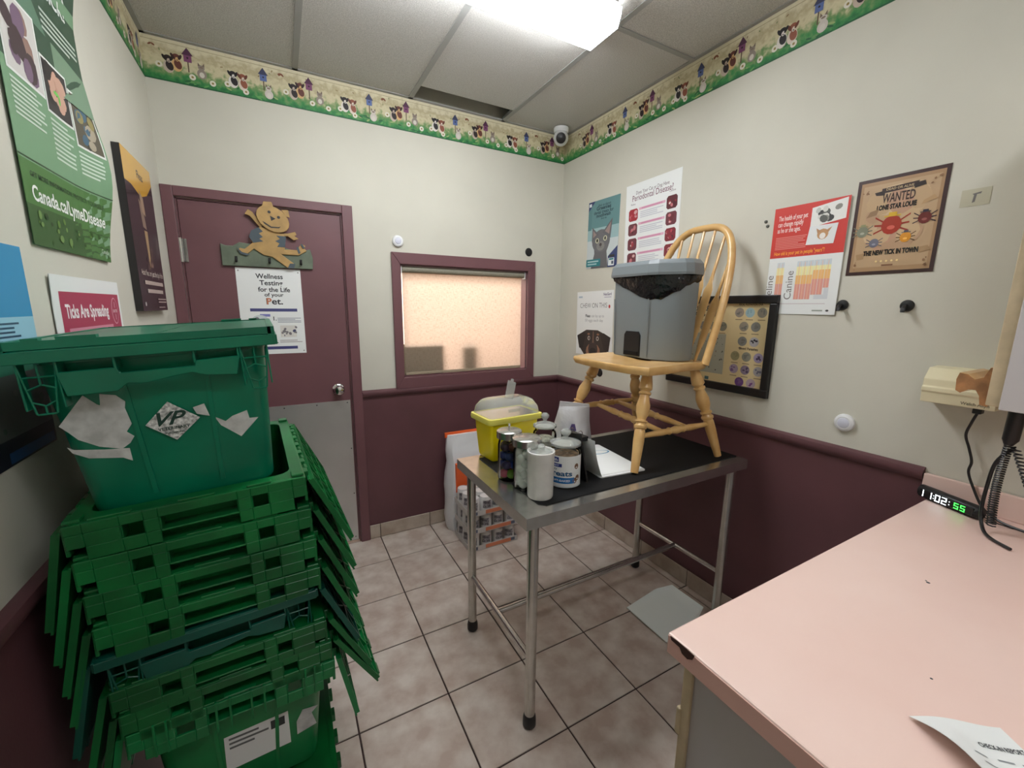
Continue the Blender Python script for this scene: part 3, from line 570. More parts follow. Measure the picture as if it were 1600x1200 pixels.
def d_wanted(P):
    P.L = 1; P.rect(0, 0, 1, 1, (60, 36, 38)); P.L = 1.5; P.rect(.045, .035, .955, .965, (172, 138, 104)); P.L = 2; P.rect(.08, .08, .92, .93, (190, 160, 126)); P.L = 2.2; P.blobs(.1, .2, .9, .9, 26, [(202, 172, 136), (194, 164, 128), (206, 178, 144), (186, 152, 122), (192, 152, 126)], (.12, .3))
    P.L = 7; P.poly([(.3, .83), (.7, .85), (.7, .9), (.3, .88)], (58, 42, 40)); P.poly([(.24, .82), (.34, .81), (.34, .86), (.22, .85)], (46, 34, 34)); P.poly([(.66, .83), (.78, .85), (.76, .89), (.66, .88)], (46, 34, 34)); P.L = 8; P.text('DEAD OR ALIVE', .5, .855, .008, (206, 180, 140), .3*P.w)
    P.L = 7; P.text('WANTED', .5, .735, .03, (58, 42, 40), .36*P.w, bold=.02); P.text('LONE STAR LOUIE', .49, .665, .016, (34, 26, 26), .44*P.w, bold=.05)
    P.poly([(.16, .6), (.28, .62), (.3, .68), (.2, .66)], (150, 120, 92)); P.poly([(.76, .66), (.92, .7), (.88, .74), (.78, .7)], (186, 152, 112))
    # plain generic bugs stand in for the cartoon figures
    def bug(u, v, r, c, legs, hat=None):
        P.L = 7
        for s_ in (-1, 1):
            for k in (-.6, 0, .6):
                x0, y0 = u+s_*r*.7/P.w, v+k*r*.6/P.h; x1, y1 = u+s_*r*1.7/P.w, v+(k*1.6+.1)*r/P.h; d_ = r*.1/P.h
                P.poly([(x0, y0-d_), (x1, y1-d_), (x1, y1+d_), (x0, y0+d_)] if s_ > 0 else [(x1, y1-d_), (x0, y0-d_), (x0, y0+d_), (x1, y1+d_)], legs)
        P.L = 8; P.ell(u, v, r, r*1.1, c, 14); P.L = 9; P.ell(u, v-r*.3/P.h, r*.4, r*.25, tuple(min(255, k+46) for k in c), 10)
        if hat: P.rect(u-r*.8/P.w, v+r*1./P.h, u+r*.8/P.w, v+r*1.15/P.h, hat); P.rect(u-r*.4/P.w, v+r*1.1/P.h, u+r*.4/P.w, v+r*1.5/P.h, hat)
    bug(.47, .5, .028, (168, 56, 42), (150, 52, 40), (216, 176, 60)); bug(.82, .53, .017, (106, 40, 38), (60, 40, 50), (52, 44, 62)); bug(.14, .46, .017, (132, 134, 116), (110, 112, 98), (150, 150, 110)); bug(.3, .33, .014, (112, 112, 128), (84, 84, 98)); bug(.65, .36, .015, (216, 146, 44), (96, 70, 40), (84, 84, 98))
    P.L = 7; P.text('THE NEW TICK IN TOWN', .5, .205, .016, (34, 26, 26), .62*P.w, bold=.05); P.poly([(.12, .16), (.2, .17), (.2, .23), (.1, .22)], (170, 138, 102)); P.poly([(.82, .19), (.94, .22), (.9, .26), (.82, .25)], (170, 138, 102))
    for i in range(5): P.ell(.36+.06*i, .135, .0035, .0035, (246, 220, 160), 8)
    P.rect(.43, .085, .56, .1, (130, 88, 66))
    for u, v in ((.12, .88), (.88, .89), (.12, .1), (.87, .1)): P.blobs(u-.06, v-.05, u+.06, v+.05, 5, [(120, 86, 62), (140, 104, 76)])
poster('wanted_poster', 'brown old west wanted poster with a dark border', 'poster', 'right', -1.847, -2.09, 1.647, 1.975, d_wanted, (60, 36, 38), ink='gloss')
def d_para(P):
    P.L = 1; P.rect(.055, .075, .945, .925, (226, 208, 160)); K = (52, 46, 42)
    P.L = 2; P.text('INTERNAL PARASITES', .56, .845, .024, K, .5*P.w, 'r', .03); P.text('OF DOGS & CATS', .55, .785, .024, K, .4*P.w, 'r', .03); P.text('FECAL FLOTATION OVA', .78, .9, .01, K, .2*P.w, bold=.02); P.rect(.63, .885, .94, .889, (150, 132, 104)); P.rect(.1, .74, .56, .744, (170, 152, 120))
    P.rect(.18, .17, .59, .6, (172, 174, 158)); P.L = 3
    for i in range(56): P.ell(P.rs.uniform(.2, .575), P.rs.uniform(.19, .58), P.rs.uniform(.0015, .006), P.rs.uniform(.001, .003), P.rs.choice([(36, 34, 32), (50, 46, 44), (28, 28, 30), (120, 64, 48), (110, 116, 104)]), 8, P.rs.uniform(0, 3))
    def dot(u, v, c, c2):
        P.L = 2; P.ell(u, v, .022, .022, c, 18); P.L = 3
        for k in range(5): P.ell(u+P.rs.uniform(-.02, .02), v+P.rs.uniform(-.022, .022), P.rs.uniform(.003, .007), P.rs.uniform(.003, .006), c2, 8)
        P.L = 2; P.rect(u-.03, v-.075, u+.03, v-.067, (150, 132, 104))
    g = (146, 142, 130); g2 = (122, 122, 116); v_ = (128, 96, 142); 
    for u, v, c, c2 in ((.69, .83, (160, 150, 138), g2), (.78, .83, (160, 190, 196), (140, 172, 182)), (.88, .83, g, g2), (.74, .69, (160, 152, 136), g2), (.84, .69, (136, 136, 130), g2), (.74, .54, (138, 140, 138), g2), (.84, .54, (186, 184, 190), (40, 38, 50)), (.69, .385, (162, 154, 116), (148, 142, 106)), (.79, .385, (146, 146, 132), g2), (.89, .385, (170, 158, 190), (74, 60, 96)), (.69, .25, (176, 160, 180), v_), (.79, .25, (146, 130, 150), (84, 70, 96)), (.9, .25, (176, 172, 176), (110, 110, 130)), (.75, .12, (112, 72, 140), v_), (.85, .12, (186, 166, 176), (120, 70, 130)), (.55, .68, (134, 134, 118), (110, 112, 100)), (.46, .68, (150, 144, 124), g2), (.36, .68, g, g2), (.26, .68, (150, 150, 130), g2)): dot(u, v, c, c2)
    P.L = 2; P.text('Blood Parasites', .8, .455, .012, K, .16*P.w, bold=.02); P.rect(.42, .09, .46, .125, (70, 104, 110))
pf = poster('parasite_chart', 'black framed cream parasite chart behind the chair', 'framed chart', 'right', -1.066, -1.622, 1.13, 1.582, d_para, (20, 20, 22), t=.006)
fm = MB(); w_, h_ = .556, .452
for a, b in (((-w_/2, 0), (w_/2, .036)), ((-w_/2, h_-.036), (w_/2, h_)), ((-w_/2, .036), (-w_/2+.032, h_-.036)), ((w_/2-.032, .036), (w_/2, h_-.036))): fm.box((a[0], -.022, a[1]), (b[0], 0, b[1]))
obj('frame', fm, M['black'], pf, bevel=.004)
# small fittings on the walls
def puck(label, wall, a, z, group=None):
    p = thing('push_light', label, 'light', wall_loc(wall, a, z, .0005), (0, 0, ROT[wall]), group); Q = Matrix.Rotation(R(90), 4, 'X')
    obj('rim', MB().lathe([(.032, 0), (.034, .006), (.032, .014), (.024, .019), (.02, .018)], 24, Q), M['white'], p, smooth=True); obj('dome', MB().lathe([(.0205, .016), (.018, .021), (.01, .0235), (.001, .024)], 20, Q), mat('puck_dome', (206, 208, 222), .4), p, smooth=True)
puck('small round white push light above the blind window', 'back', -1.217, 1.907); puck('small round white push light above the right wall chair rail', 'right', -1.92, 1.096)
def disc(label, wall, a, z):
    p = thing('wall_disc', label, 'disc', wall_loc(wall, a, z, .0005), (0, 0, ROT[wall])); Q = Matrix.Rotation(R(90), 4, 'X')
    obj('pad', MB().lathe([(.027, 0), (.028, .003), (.025, .006), (.001, .0065)], 24, Q), M['black'], p, smooth=True); obj('backing', MB().lathe([(.029, 0), (.029, .001)], 24, Q), M['rubber'], p)
disc('black round pad above the right corner of the window', 'back', -.286, 1.907); disc('black round pad on the right wall below the dog poster', 'right', -.491, 1.087)
def hook(label, a, z):
    p = thing('wall_hook', label, 'hook', wall_loc('right', a, z, .0005), (0, 0, ROT['right']), 'black wall hooks'); Q = Matrix.Rotation(R(90), 4, 'X')
    obj('base', MB().lathe([(.019, 0), (.02, .004), (.017, .009), (.006, .011)], 20, Q), M['black'], p, smooth=True); obj('peg', MB().tube([(0, -.008, 0), (0, -.026, -.004), (0, -.032, -.012), (0, -.034, -.022)], [.006, .006, .007, .006], 8), M['black'], p, smooth=True)
hook('black round wall hook touching the red pet age chart', -1.853, 1.539); hook('black round wall hook under the wanted poster', -2.042, 1.537)
tp = thing('tape_patch', 'yellowed clear tape patch on the right wall beside the wanted poster', 'tape', wall_loc('right', -2.155, 1.835, .0004), (0, 0, ROT['right']))
obj('tape', MB().box((-.032, -.0008, 0), (.032, 0, .05)), mat('old_tape', (190, 186, 164), .35), tp); obj('smudge', MB().prism([(-.008, .036), (.012, .04), (.01, .034), (.002, .034), (.0, .012), (-.006, .01), (-.004, .032)], -.0011, -.0008, 'y'), mat('smudge', (120, 116, 116), .8), tp)
wa = thing('wall_anchor', 'two small dark screw anchors left of the red chart', 'screw', wall_loc('right', -1.527, 1.875, .0004), (0, 0, ROT['right']))
for x, z in ((-.006, .018), (.004, -.002)): obj('anchor', MB().lathe([(.007, 0), (.006, .004), (.003, .006)], 10, T(x, 0, z) @ Matrix.Rotation(R(90), 4, 'X')), mat('anchor', (92, 94, 88), .5), wa)

# ------------------------------------------------------------------ steel exam table
TX0, TX1, TY0, TY1, TZ = -1.238, -.082, -1.612, -1.005, .855
tb = thing('exam_table', 'stainless steel exam table on tube legs with black feet', 'table', ((TX0+TX1)/2, (TY0+TY1)/2, 0))
ox, oy = (TX0+TX1)/2, (TY0+TY1)/2; hx, hy = (TX1-TX0)/2, (TY1-TY0)/2
obj('table_top', MB().box((-hx, -hy, TZ-.003), (hx, hy, TZ)).box((-hx, -hy, TZ-.042), (-hx+.0025, hy, TZ-.003)).box((hx-.0025, -hy, TZ-.042), (hx, hy, TZ-.003)).box((-hx+.0025, -hy, TZ-.042), (hx-.0025, -hy+.0025, TZ-.003)).box((-hx+.0025, hy-.0025, TZ-.042), (hx-.0025, hy, TZ-.003)), M['steel'], tb)
LX, LY = .527, .263
for sx in (-1, 1):
    for sy in (-1, 1):
        lg = obj('leg', MB().tube([(sx*LX, sy*LY, .03), (sx*LX, sy*LY, TZ-.004)], .0195, 18), M['steel'], tb, smooth=True)
        obj('rubber_foot', MB().lathe([(.018, 0), (.0245, .008), (.0245, .034), (.0215, .05), (.0198, .054)], 18, T(sx*LX, sy*LY, 0)), M['black'], lg, smooth=True)
for sx in (-1, 1): obj('side_rail', MB().tube([(sx*LX, -LY, .285), (sx*LX, LY, .285)], .0125, 12), M['steel'], tb, smooth=True)
obj('centre_rail', MB().tube([(-LX, .0, .285), (LX, .0, .285)], .0125, 12), M['steel'], tb, smooth=True)
mt_ = thing('table_mat', 'black rubber mat covering the steel exam table', 'mat', (-.62, -1.305, TZ))
ml = [(-.53+.02, -.255), (.53, -.255), (.53, .255), (-.53, .255), (-.53, -.235)]
obj('sheet', MB().prism(ml, 0, .0035), M['rubber'], mt_); obj('edge_binding', MB().tube([(-.51, -.255, .002), (.53, -.255, .002)], .0022, 6), M['rubber'], mt_)
TM = TZ+.0036

# ------------------------------------------------------------------ windsor chair standing on the table
ch = thing('wooden_chair', 'varnished pine windsor chair standing on the steel table', 'chair', (-.43, -1.27, TM))
cxy = lambda x, y, z: (x+.43, y+1.27, z-TM)
SZ = 1.292
legp = [(0, .017), (.06, .02), (.15, .026), (.2, .0275), (.222, .019), (.228, .0185), (.232, .0245), (.245, .0255), (.256, .0245), (.26, .0185), (.28, .02), (.36, .0285), (.43, .027), (.49, .0185), (.5, .018), (.504, .025), (.52, .025), (.524, .0175), (.54, .02), (.56, .0265), (.58, .025), (.59, .019), (.61, .022), (.7, .0225), (.85, .019), (1, .0155)]
feet = {'A': ((-.50, -1.06), (-.705, -1.03)), 'B': ((-.54, -1.42), (-.667, -1.503)), 'C': ((-.285, -1.44), (-.178, -1.53)), 'D': ((-.31, -1.11), (-.2, -1.05))}
LP = {}
for k, (t_, f_) in feet.items():
    a = Vector(cxy(*t_, SZ-.02)); b = Vector(cxy(*f_, TM+.0045)); LP[k] = (a, b); obj('leg', MB().turned(a, b, legp, 14), M['wood'], ch, smooth=True)
at = lambda k, t: LP[k][0].lerp(LP[k][1], t)
sp = [(0, .009), (.12, .011), (.3, .015), (.38, .0125), (.4, .017), (.43, .013), (.5, .018), (.57, .013), (.6, .017), (.62, .0125), (.7, .015), (.88, .011), (1, .009)]
s1 = (at('A', .58), at('D', .56)); s2 = (at('B', .66), at('C', .64))
obj('side_stretcher', MB().turned(*s1, sp, 12), M['wood'], ch, smooth=True); obj('side_stretcher', MB().turned(*s2, sp, 12), M['wood'], ch, smooth=True)
for t_ in (.33, .68): obj('cross_stretcher', MB().turned(s1[0].lerp(s1[1], t_), s2[0].lerp(s2[1], t_), sp, 12), M['wood'], ch, smooth=True)
# saddle seat: outline in plan, dished top
so = [(-.635, -1.03), (-.652, -1.13), (-.66, -1.27), (-.652, -1.41), (-.625, -1.505), (-.54, -1.525), (-.42, -1.51), (-.30, -1.50), (-.235, -1.47), (-.215, -1.38), (-.21, -1.27), (-.215, -1.16), (-.235, -1.07), (-.30, -1.045), (-.42, -1.03), (-.54, -1.012)]
def ring(s_, z): return [cxy(-.43+(x+.43)*s_, -1.27+(y+1.27)*s_, z+(.006*math.cos((x+.43)*9) if s_ < .99 else 0)) for x, y in so]
obj('seat', MB().loft([ring(.86, SZ-.04), ring(.97, SZ-.034), ring(1, SZ-.02), ring(1.0, SZ-.008), ring(.985, SZ-.001), ring(.9, SZ-.003), ring(.7, SZ-.006), ring(.3, SZ-.008)]), M['wood'], ch, smooth=True)
def bowp(a):     # hoop of the back, a from 0 (near foot) to 1 (far foot)
    hw = .232; th = PI*a; c = math.cos(th); s_ = max(0, math.sin(th))
    y = -1.295-hw*(1 if c > 0 else -1)*abs(c)**.62*(1-.12*(1-s_)); z = SZ-.01+.608*s_**.78; x = -.285+.185*(z-SZ)/.6
    return cxy(x, y, z)
obj('bow', MB().tube([bowp(i/40) for i in range(41)], .0165, 10), M['wood'], ch, smooth=True)
for i in range(7):
    f = (i-3)/3; yb, yt = -1.282-.135*f, -1.298-.175*f
    zt = max((p for p in (bowp(q/400) for q in range(401)) if p[2] > .5), key=lambda p: -abs(p[1]-(yt+1.27)))[2]+TM; xt = -.285+.185*(zt-SZ)/.6
    a = Vector(cxy(-.25, yb, SZ-.01)); b = Vector(cxy(xt, yt, zt)); d_ = b-a; n_ = Vector((0, 1, 0)); m_ = d_.normalized().cross(n_)
    prof = [(0, .007, .006), (.08, .008, .006), (.2, .017, .005), (.45, .023, .0055), (.56, .022, .0055), (.61, .012, .006), (.67, .0075, .006), (1, .006, .006)]
    rr = [[tuple(a+d_*t_+n_*(w*math.cos(2*PI*q/8))+m_*(h_*math.sin(2*PI*q/8))) for q in range(8)] for t_, w, h_ in prof]
    obj('arrow_spindle', MB().loft(rr), M['wood'], ch, smooth=True)

# ------------------------------------------------------------------ pedal bin on the seat
bn = thing('waste_bin', 'grey plastic pedal bin with black liner standing on the chair seat', 'bin', (-.345, -1.255, SZ))
bx_ = lambda x, y: (x+.345, y+1.255)
bo = [(-.425, -1.075), (-.428, -1.18), (-.426, -1.295), (-.412, -1.345), (-.39, -1.39), (-.358, -1.418), (-.315, -1.428), (-.28, -1.425), (-.272, -1.40), (-.268, -1.25), (-.272, -1.10), (-.285, -1.065), (-.33, -1.058), (-.4, -1.06)]
def br_(s_, z): return [((bx_(x, y)[0])*s_, (bx_(x, y)[1])*s_, z) for x, y in bo]
body = MB().loft([br_(.96, 0), br_(.985, .012), br_(1.03, .36)])
obj('bin_body', body, M['bin'], bn, smooth=True)
# pedal recess: black block, pocket shade put into its colour, on the left face
xl = bx_(-.43, 0)[0]
yc = bx_(0, -1.205)[1]
P_ = [(.05, .008), (-.05, .008), (-.05, .105), (-.038, .122), (.038, .122), (.05, .105)]
obj('pedal_opening_shade', MB().prism([(yc+a, z) for a, z in P_], xl-.0035, xl+.01, 'x'), M['black'], bn, bevel=.002)
obj('pedal', MB().box((xl-.008, yc-.045, .01), (xl+.004, yc+.045, .03)), M['rubber'], bn, bevel=.003)
for yy in (-1.085, -1.297): obj('body_rib', MB().tube([(xl+.003, bx_(0, yy)[1], .01), (xl-.007, bx_(0, yy)[1]*1.02, .27)], .0026, 6), M['bin'], bn)
ro = [(-.432, -1.045), (-.452, -1.075), (-.456, -1.30), (-.44, -1.345), (-.375, -1.435), (-.345, -1.452), (-.275, -1.445), (-.258, -1.42), (-.255, -1.08), (-.275, -1.045)]
def rim_r(d_, z): return [((x+.355)*(1+d_/.1)-.01, (y+1.248)*(1+d_/.2)+.007, z) for x, y in [(bx_(p[0], p[1])[0]-.345, bx_(p[0], p[1])[1]-1.255) for p in ro]]
obj('rim', MB().loft([rim_r(-.012, .378), rim_r(0, .37), rim_r(.002, .382), rim_r(-.002, .418), rim_r(-.014, .436), rim_r(-.03, .437), rim_r(-.034, .40)]), M['bin'], bn, bevel=.002)
rs = random.Random(4)
def liner(s_, z, dz):
    out = []
    for p in br_(s_, 0):
        t_ = max(0, min(1, (p[0]*.7-p[1]+.24)/.48)); vis = p[0] < .05 or p[1] < -.13
        out.append((p[0], p[1], z-dz*((math.sin(PI*t_)**1.2 if vis else .2)+.16*rs.random())))
    return out
dense = []
for i in range(len(bo)):
    a, b = bo[i], bo[(i+1) % len(bo)]; dense += [a, ((a[0]+b[0])/2, (a[1]+b[1])/2)]
bo_keep = bo; bo = dense
obj('bin_liner', MB().loft([liner(1.085, .382, 0), liner(1.10, .372, .03), liner(1.075, .366, .06), liner(1.07, .362, .082), liner(1.035, .36, .085)], cap=False), M['bag'], bn, smooth=True)
bo = bo_keep

# ------------------------------------------------------------------ things on the table
def rrect(w, d, r, z, n=4, s_=1):
    P_ = []
    for cx_, cy_, a0 in ((w/2-r, d/2-r, 0), (-w/2+r, d/2-r, 90), (-w/2+r, -d/2+r, 180), (w/2-r, -d/2+r, 270)):
        for k in range(n+1):
            a = R(a0+90*k/n); P_.append(((cx_+r*math.cos(a))*s_, (cy_+r*math.sin(a))*s_, z))
    return P_
sh = thing('sharps_container', 'yellow sharps container with a clear domed lid on the table', 'container', (-1.015, -1.05, TM), (0, 0, R(4)))
obj('tub', MB().loft([rrect(.215, .125, .012, 0), rrect(.222, .132, .014, .01), rrect(.25, .155, .014, .178)]), M['yellow'], sh, smooth=True)
obj('rim', MB().loft([rrect(.256, .162, .014, .166), rrect(.276, .182, .016, .17), rrect(.28, .186, .016, .182), rrect(.276, .182, .016, .194), rrect(.25, .156, .014, .195), rrect(.246, .152, .014, .17)]), M['rimy'], sh, smooth=True)
lid = obj('clear_lid', MB().loft([rrect(.262, .168, .02, .194), rrect(.25, .158, .02, .225), rrect(.222, .132, .03, .254), rrect(.19, .1, .03, .262)]), M['clear'], sh, smooth=True)
fm_ = T(-.0, -.02, .262) @ Matrix.Rotation(R(20), 4, 'Y') @ Matrix.Rotation(R(-12), 4, 'X')
obj('flap', MB().box((-.022, -.003, 0), (.022, .003, .078), fm_).box((-.007, -.003, .078), (.007, .003, .09), fm_), M['clear'], lid, bevel=.002)
obj('moulded_letters', MB().box((-.04, -.083, .215), (.02, -.081, .228)), M['clear'], lid)
obj('tub_panel', MB().box((-.09, -.0755, .03), (.09, -.071, .14)), M['yellow'], sh, bevel=.004)
def jar_shell(r, h, neck=None):
    P_ = [(r*.94, 0), (r, .006), (r, h*.82), (r*.93, h*.9), (r*(neck or .9), h*.94), (r*(neck or .9), h)]
    return MB().lathe(P_+[(a-.003, max(.005, z-.001)) for a, z in P_[::-1]], 28)
def steel_lid(r, z, h=.022): return MB().lathe([(r, z-h), (r*1.01, z-h+.003), (r, z-.004), (r*.9, z), (r*.2, z+.002), (.001, z+.002)], 28)
j1 = thing('treat_canister', 'glass canister of colourful items with a steel lid beside the yellow container', 'jar', (-1.135, -1.30, TM))
obj('glass_body', jar_shell(.044, .17), M['glass'], j1, smooth=True)
ld = obj('steel_lid', steel_lid(.049, .196, .03), M['steel'], j1, smooth=True); obj('lid_knob', MB().lathe([(.0035, .197), (.0035, .212), (.006, .215), (.004, .22)], 10), M['chrome'], ld, smooth=True)
rs = random.Random(9)
for i, c in enumerate([(170, 60, 100), (110, 150, 40), (190, 90, 110), (120, 160, 60), (40, 70, 140), (36, 60, 130), (60, 50, 90), (40, 70, 150), (34, 50, 120), (30, 44, 100), (50, 60, 110), (40, 50, 100), (90, 60, 80), (60, 40, 60), (120, 70, 60), (70, 50, 60)]):
    a = i*PI/2+(i//4)*.6; rr_ = .0195; z = .022+(i//4)*.036
    obj('packet', MB().lathe([(.002, -rr_*.8)]+[(rr_*math.cos(R(q)), rr_*.9*math.sin(R(q))) for q in range(-60, 61, 20)]+[(.002, rr_*.8)], 10, T(.0205*math.cos(a), .0205*math.sin(a), z)), mat('packet', c, .4), j1, smooth=True)
obj('wooden_stick', MB().tube([(.01, -.035, .1), (.006, -.036, .155)], .008, 8), M['wood'], j1)
j2 = thing('cotton_jar', 'glass jar of cotton balls with a brushed steel lid', 'jar', (-1.115, -1.40, TM))
obj('glass_body', jar_shell(.05, .165), M['glass'], j2, smooth=True); obj('steel_lid', steel_lid(.0545, .193, .03), M['steel'], j2, smooth=True)
rs = random.Random(5)
for i in range(35):
    a = (i % 5)*2*PI/5+(i//5)*.7; q = .028; z = .02+.0195*(i//5)
    obj('cotton_ball', MB().lathe([(.001, -.017)]+[(.018*math.cos(R(t_)), .018*math.sin(R(t_))) for t_ in (-60, -30, 0, 30, 60)]+[(.001, .017)], 9, T(q*math.cos(a), q*math.sin(a), z)), M['cotton'], j2, smooth=True)
j3 = thing('white_tub', 'white translucent plastic tub at the front of the table', 'tub', (-1.112, -1.492, TM))
obj('tub_wall', MB().lathe([(.044, 0), (.046, .004), (.0475, .15), (.049, .152), (.049, .168), (.046, .17), (.044, .168), (.043, .15)], 32), M['milky'], j3, smooth=True)
l3 = obj('clear_lid', MB().lathe([(.045, .16), (.03, .163), (.016, .166), (.013, .176), (.008, .182), (.001, .183)], 28), M['clear'], j3, smooth=True)
obj('lid_knob', MB().lathe([(.012, .176), (.014, .184), (.01, .19), (.001, .191)], 16), M['clear'], l3, smooth=True)
def glass_jar(label, x, y, r, h, wrapped):
    j = thing('glass_jar', label, 'jar', (x, y, TM), (0, 0, R(-46)))
    obj('glass_body', jar_shell(r, h, .8), M['glass'], j, smooth=True)
    l = obj('glass_lid', MB().lathe([(r*.8, h), (r*.98, h+.003), (r*.98, h+.011), (r*.8, h+.016), (r*.45, h+.022), (r*.16, h+.026)], 28), M['clear'], j, smooth=True)
    obj('glass_knob', MB().lathe([(r*.16, h+.025), (r*.17, h+.034), (r*.34, h+.045), (r*.34, h+.052), (r*.2, h+.06), (.001, h+.061)], 20), M['clear'], l, smooth=True)
    return j
gj = glass_jar('treat jar with a white and blue wrapper and glass lid', -.968, -1.438, .06, .152, 1)
rW = .0612
obj('contents', MB().lathe([(.055, .004), (.0565, .1), (.05, .118), (.02, .124), (.001, .125)], 24), mat('brown_treats', (122, 96, 74), .8, noise=(70, .4), bump=(60, .8, .01)), gj, smooth=True)
lb = MB(); lb.col = lin((228, 230, 230))
def cyl(a0, a1, z0, z1, r, n=12): return lb.grid(lambda u, v: (r*math.sin(a0+u*(a1-a0)), -r*math.cos(a0+u*(a1-a0)), z0+v*(z1-z0)), n, 1)
cyl(-1.5, 1.5, .008, .125, rW, 24); lb.col = lin((40, 110, 176)); cyl(-.95, .8, .02, .043, rW+.0004); lb.col = lin((44, 56, 128)); cyl(-.85, .0, .083, .096, rW+.0004); cyl(-.62, -.2, .102, .12, rW+.0004)
lb.col = lin((206, 214, 220)); cyl(-1.5, 1.5, .004, .009, rW+.0004, 20); lb.col = lin((126, 96, 78))
for a_, z_ in ((.95, .085), (1.05, .04), (.85, .03)): lb.add([(rW*1.006*math.sin(a_+.16*math.cos(t_)), -rW*1.006*math.cos(a_+.16*math.cos(t_)), z_+.011*math.sin(t_)) for t_ in [R(q) for q in range(0, 360, 30)]], [tuple(range(12))])
for s_, a0, wd_, z, h_, c in (("Hill's", -.41, .3, .106, .009, (236, 238, 246)), ('treats', -.1, 1.5, .05, .02, (44, 92, 130)), ('very', -.5, .42, .072, .008, (110, 130, 140)), ('SOFT-BAKED', -.08, 1.2, .0275, .008, (216, 228, 240)), ('DIET', -.42, .5, .0865, .006, (200, 206, 236))):
    V, F = text_mesh(s_, .03, 0); x0 = min(p[0] for p in V); x1 = max(p[0] for p in V); lb.col = lin(c)
    lb.add([((rW+.0009)*math.sin(a0+((x-x0)/(x1-x0)-.5)*wd_), -(rW+.0009)*math.cos(a0+((x-x0)/(x1-x0)-.5)*wd_), z+y/.73*h_) for x, y in V], F)
obj('wrapper', lb, M['gloss'], gj, smooth=False)
g2 = glass_jar('plain glass jar with a glass lid behind the steel lidded jar', -.945, -1.26, .05, .17, 0)
obj('contents', MB().lathe([(.045, .004), (.046, .12), (.03, .13), (.001, .13)], 20), mat('pale_biscuits', (196, 190, 176), .8, noise=(60, .3), bump=(60, .8, .01)), g2, smooth=True)
fb = thing('foil_pouch', 'silver and white pouch standing behind the glass jars', 'pouch', (-.655, -1.06, TM), (0, 0, R(-24)))
obj('pouch_body', MB().loft([[(x*.105*(1-.3*t_)+.012*t_*t_, y*.045*(1-t_)**.7+.004*math.sin(9*t_+3*x), t_*.2+.0) for x, y in ((-1, 0), (-.6, -1), (0, -1.15), (.6, -1), (1, 0), (.6, 1), (0, 1.1), (-.6, 1))] for t_ in (0, .15, .35, .55, .75, .92)]), M['silver'], fb, smooth=True)
obj('top_seal', MB().prism([(-.066, .18), (.088, .18), (.084, .196), (-.062, .212)], -.003, .003, 'y'), M['silver'], fb, bevel=.001)
obj('printed_mark', MB().prism([(-.025, .075), (.012, .075), (.004, .11), (-.012, .11)], -.054, -.0525, 'y'), mat('purple_ink', (74, 58, 110), .5), fb)
cs = thing('display_stand', 'black folding stand with white backing beside the treat jar', 'stand', (-.893, -1.41, TM), (0, 0, R(4)))
obj('front_board', MB().prism([(-.07, 0), (.10, 0), (.085, .165), (-.03, .185)], -.004, .004, 'x', Matrix.Rotation(R(-2), 4, 'Y')), M['black'], cs, bevel=.002)
def sheetc(u, v): return (.03+.05*(1-v)**1.6+.004*u, -.07+.15*u, .16*v)
obj('white_backing', MB().grid(sheetc, 6, 8).grid(lambda u, v: tuple(Vector(sheetc(1-u, v))+Vector((-.002, 0, 0))), 6, 8), M['paper'], cs, smooth=True)
obj('top_fold', MB().box((-.004, -.03, .15), (.034, .085, .168)), M['black'], cs, bevel=.002)
rg = [( .012+.012*math.cos(a), .02, .172+.014*math.sin(a)) for a in [2*PI*i/14 for i in range(14)]]
for yy in (-.005, .045): obj('binder_ring', MB().tube([(p[0], p[1]-.02+yy, p[2]) for p in rg], .0016, 6, closed=True), M['chrome'], cs, smooth=True)
cb = thing('clipboard', 'white clipboard with papers lying on the black mat', 'clipboard', (-.69, -1.315, TM), (0, 0, R(-6)))
obj('board', MB().loft([rrect(.225, .345, .012, 0), rrect(.225, .345, .012, .004)]), M['white'], cb)
obj('paper_sheet', MB().box((-.102, -.16, .0042), (.102, .13, .0052)), M['paper'], cb)
obj('paper_sheet', MB().box((-.1, -.155, .0054), (.105, .125, .0062), Rz(R(1.5))), M['paper'], cb)
obj('clip', MB().box((-.045, .135, .0065), (.045, .165, .014)).tube([(-.03, .15, .016), (.03, .15, .016)], .006, 10), M['chrome'], cb, bevel=.002)
obj('blue_logo', MB().lathe([(.034, .0066), (.026, .007)], 20, T(.05, .07, 0) @ Matrix.Diagonal((1.5, .7, 1, 1))), mat('blue_print', (70, 140, 180), .5), cb)
obj('logo_centre', MB().lathe([(.028, .0072), (.027, .0076)], 20, T(.05, .07, 0) @ Matrix.Diagonal((1.5, .7, 1, 1))), M['paper'], cb)

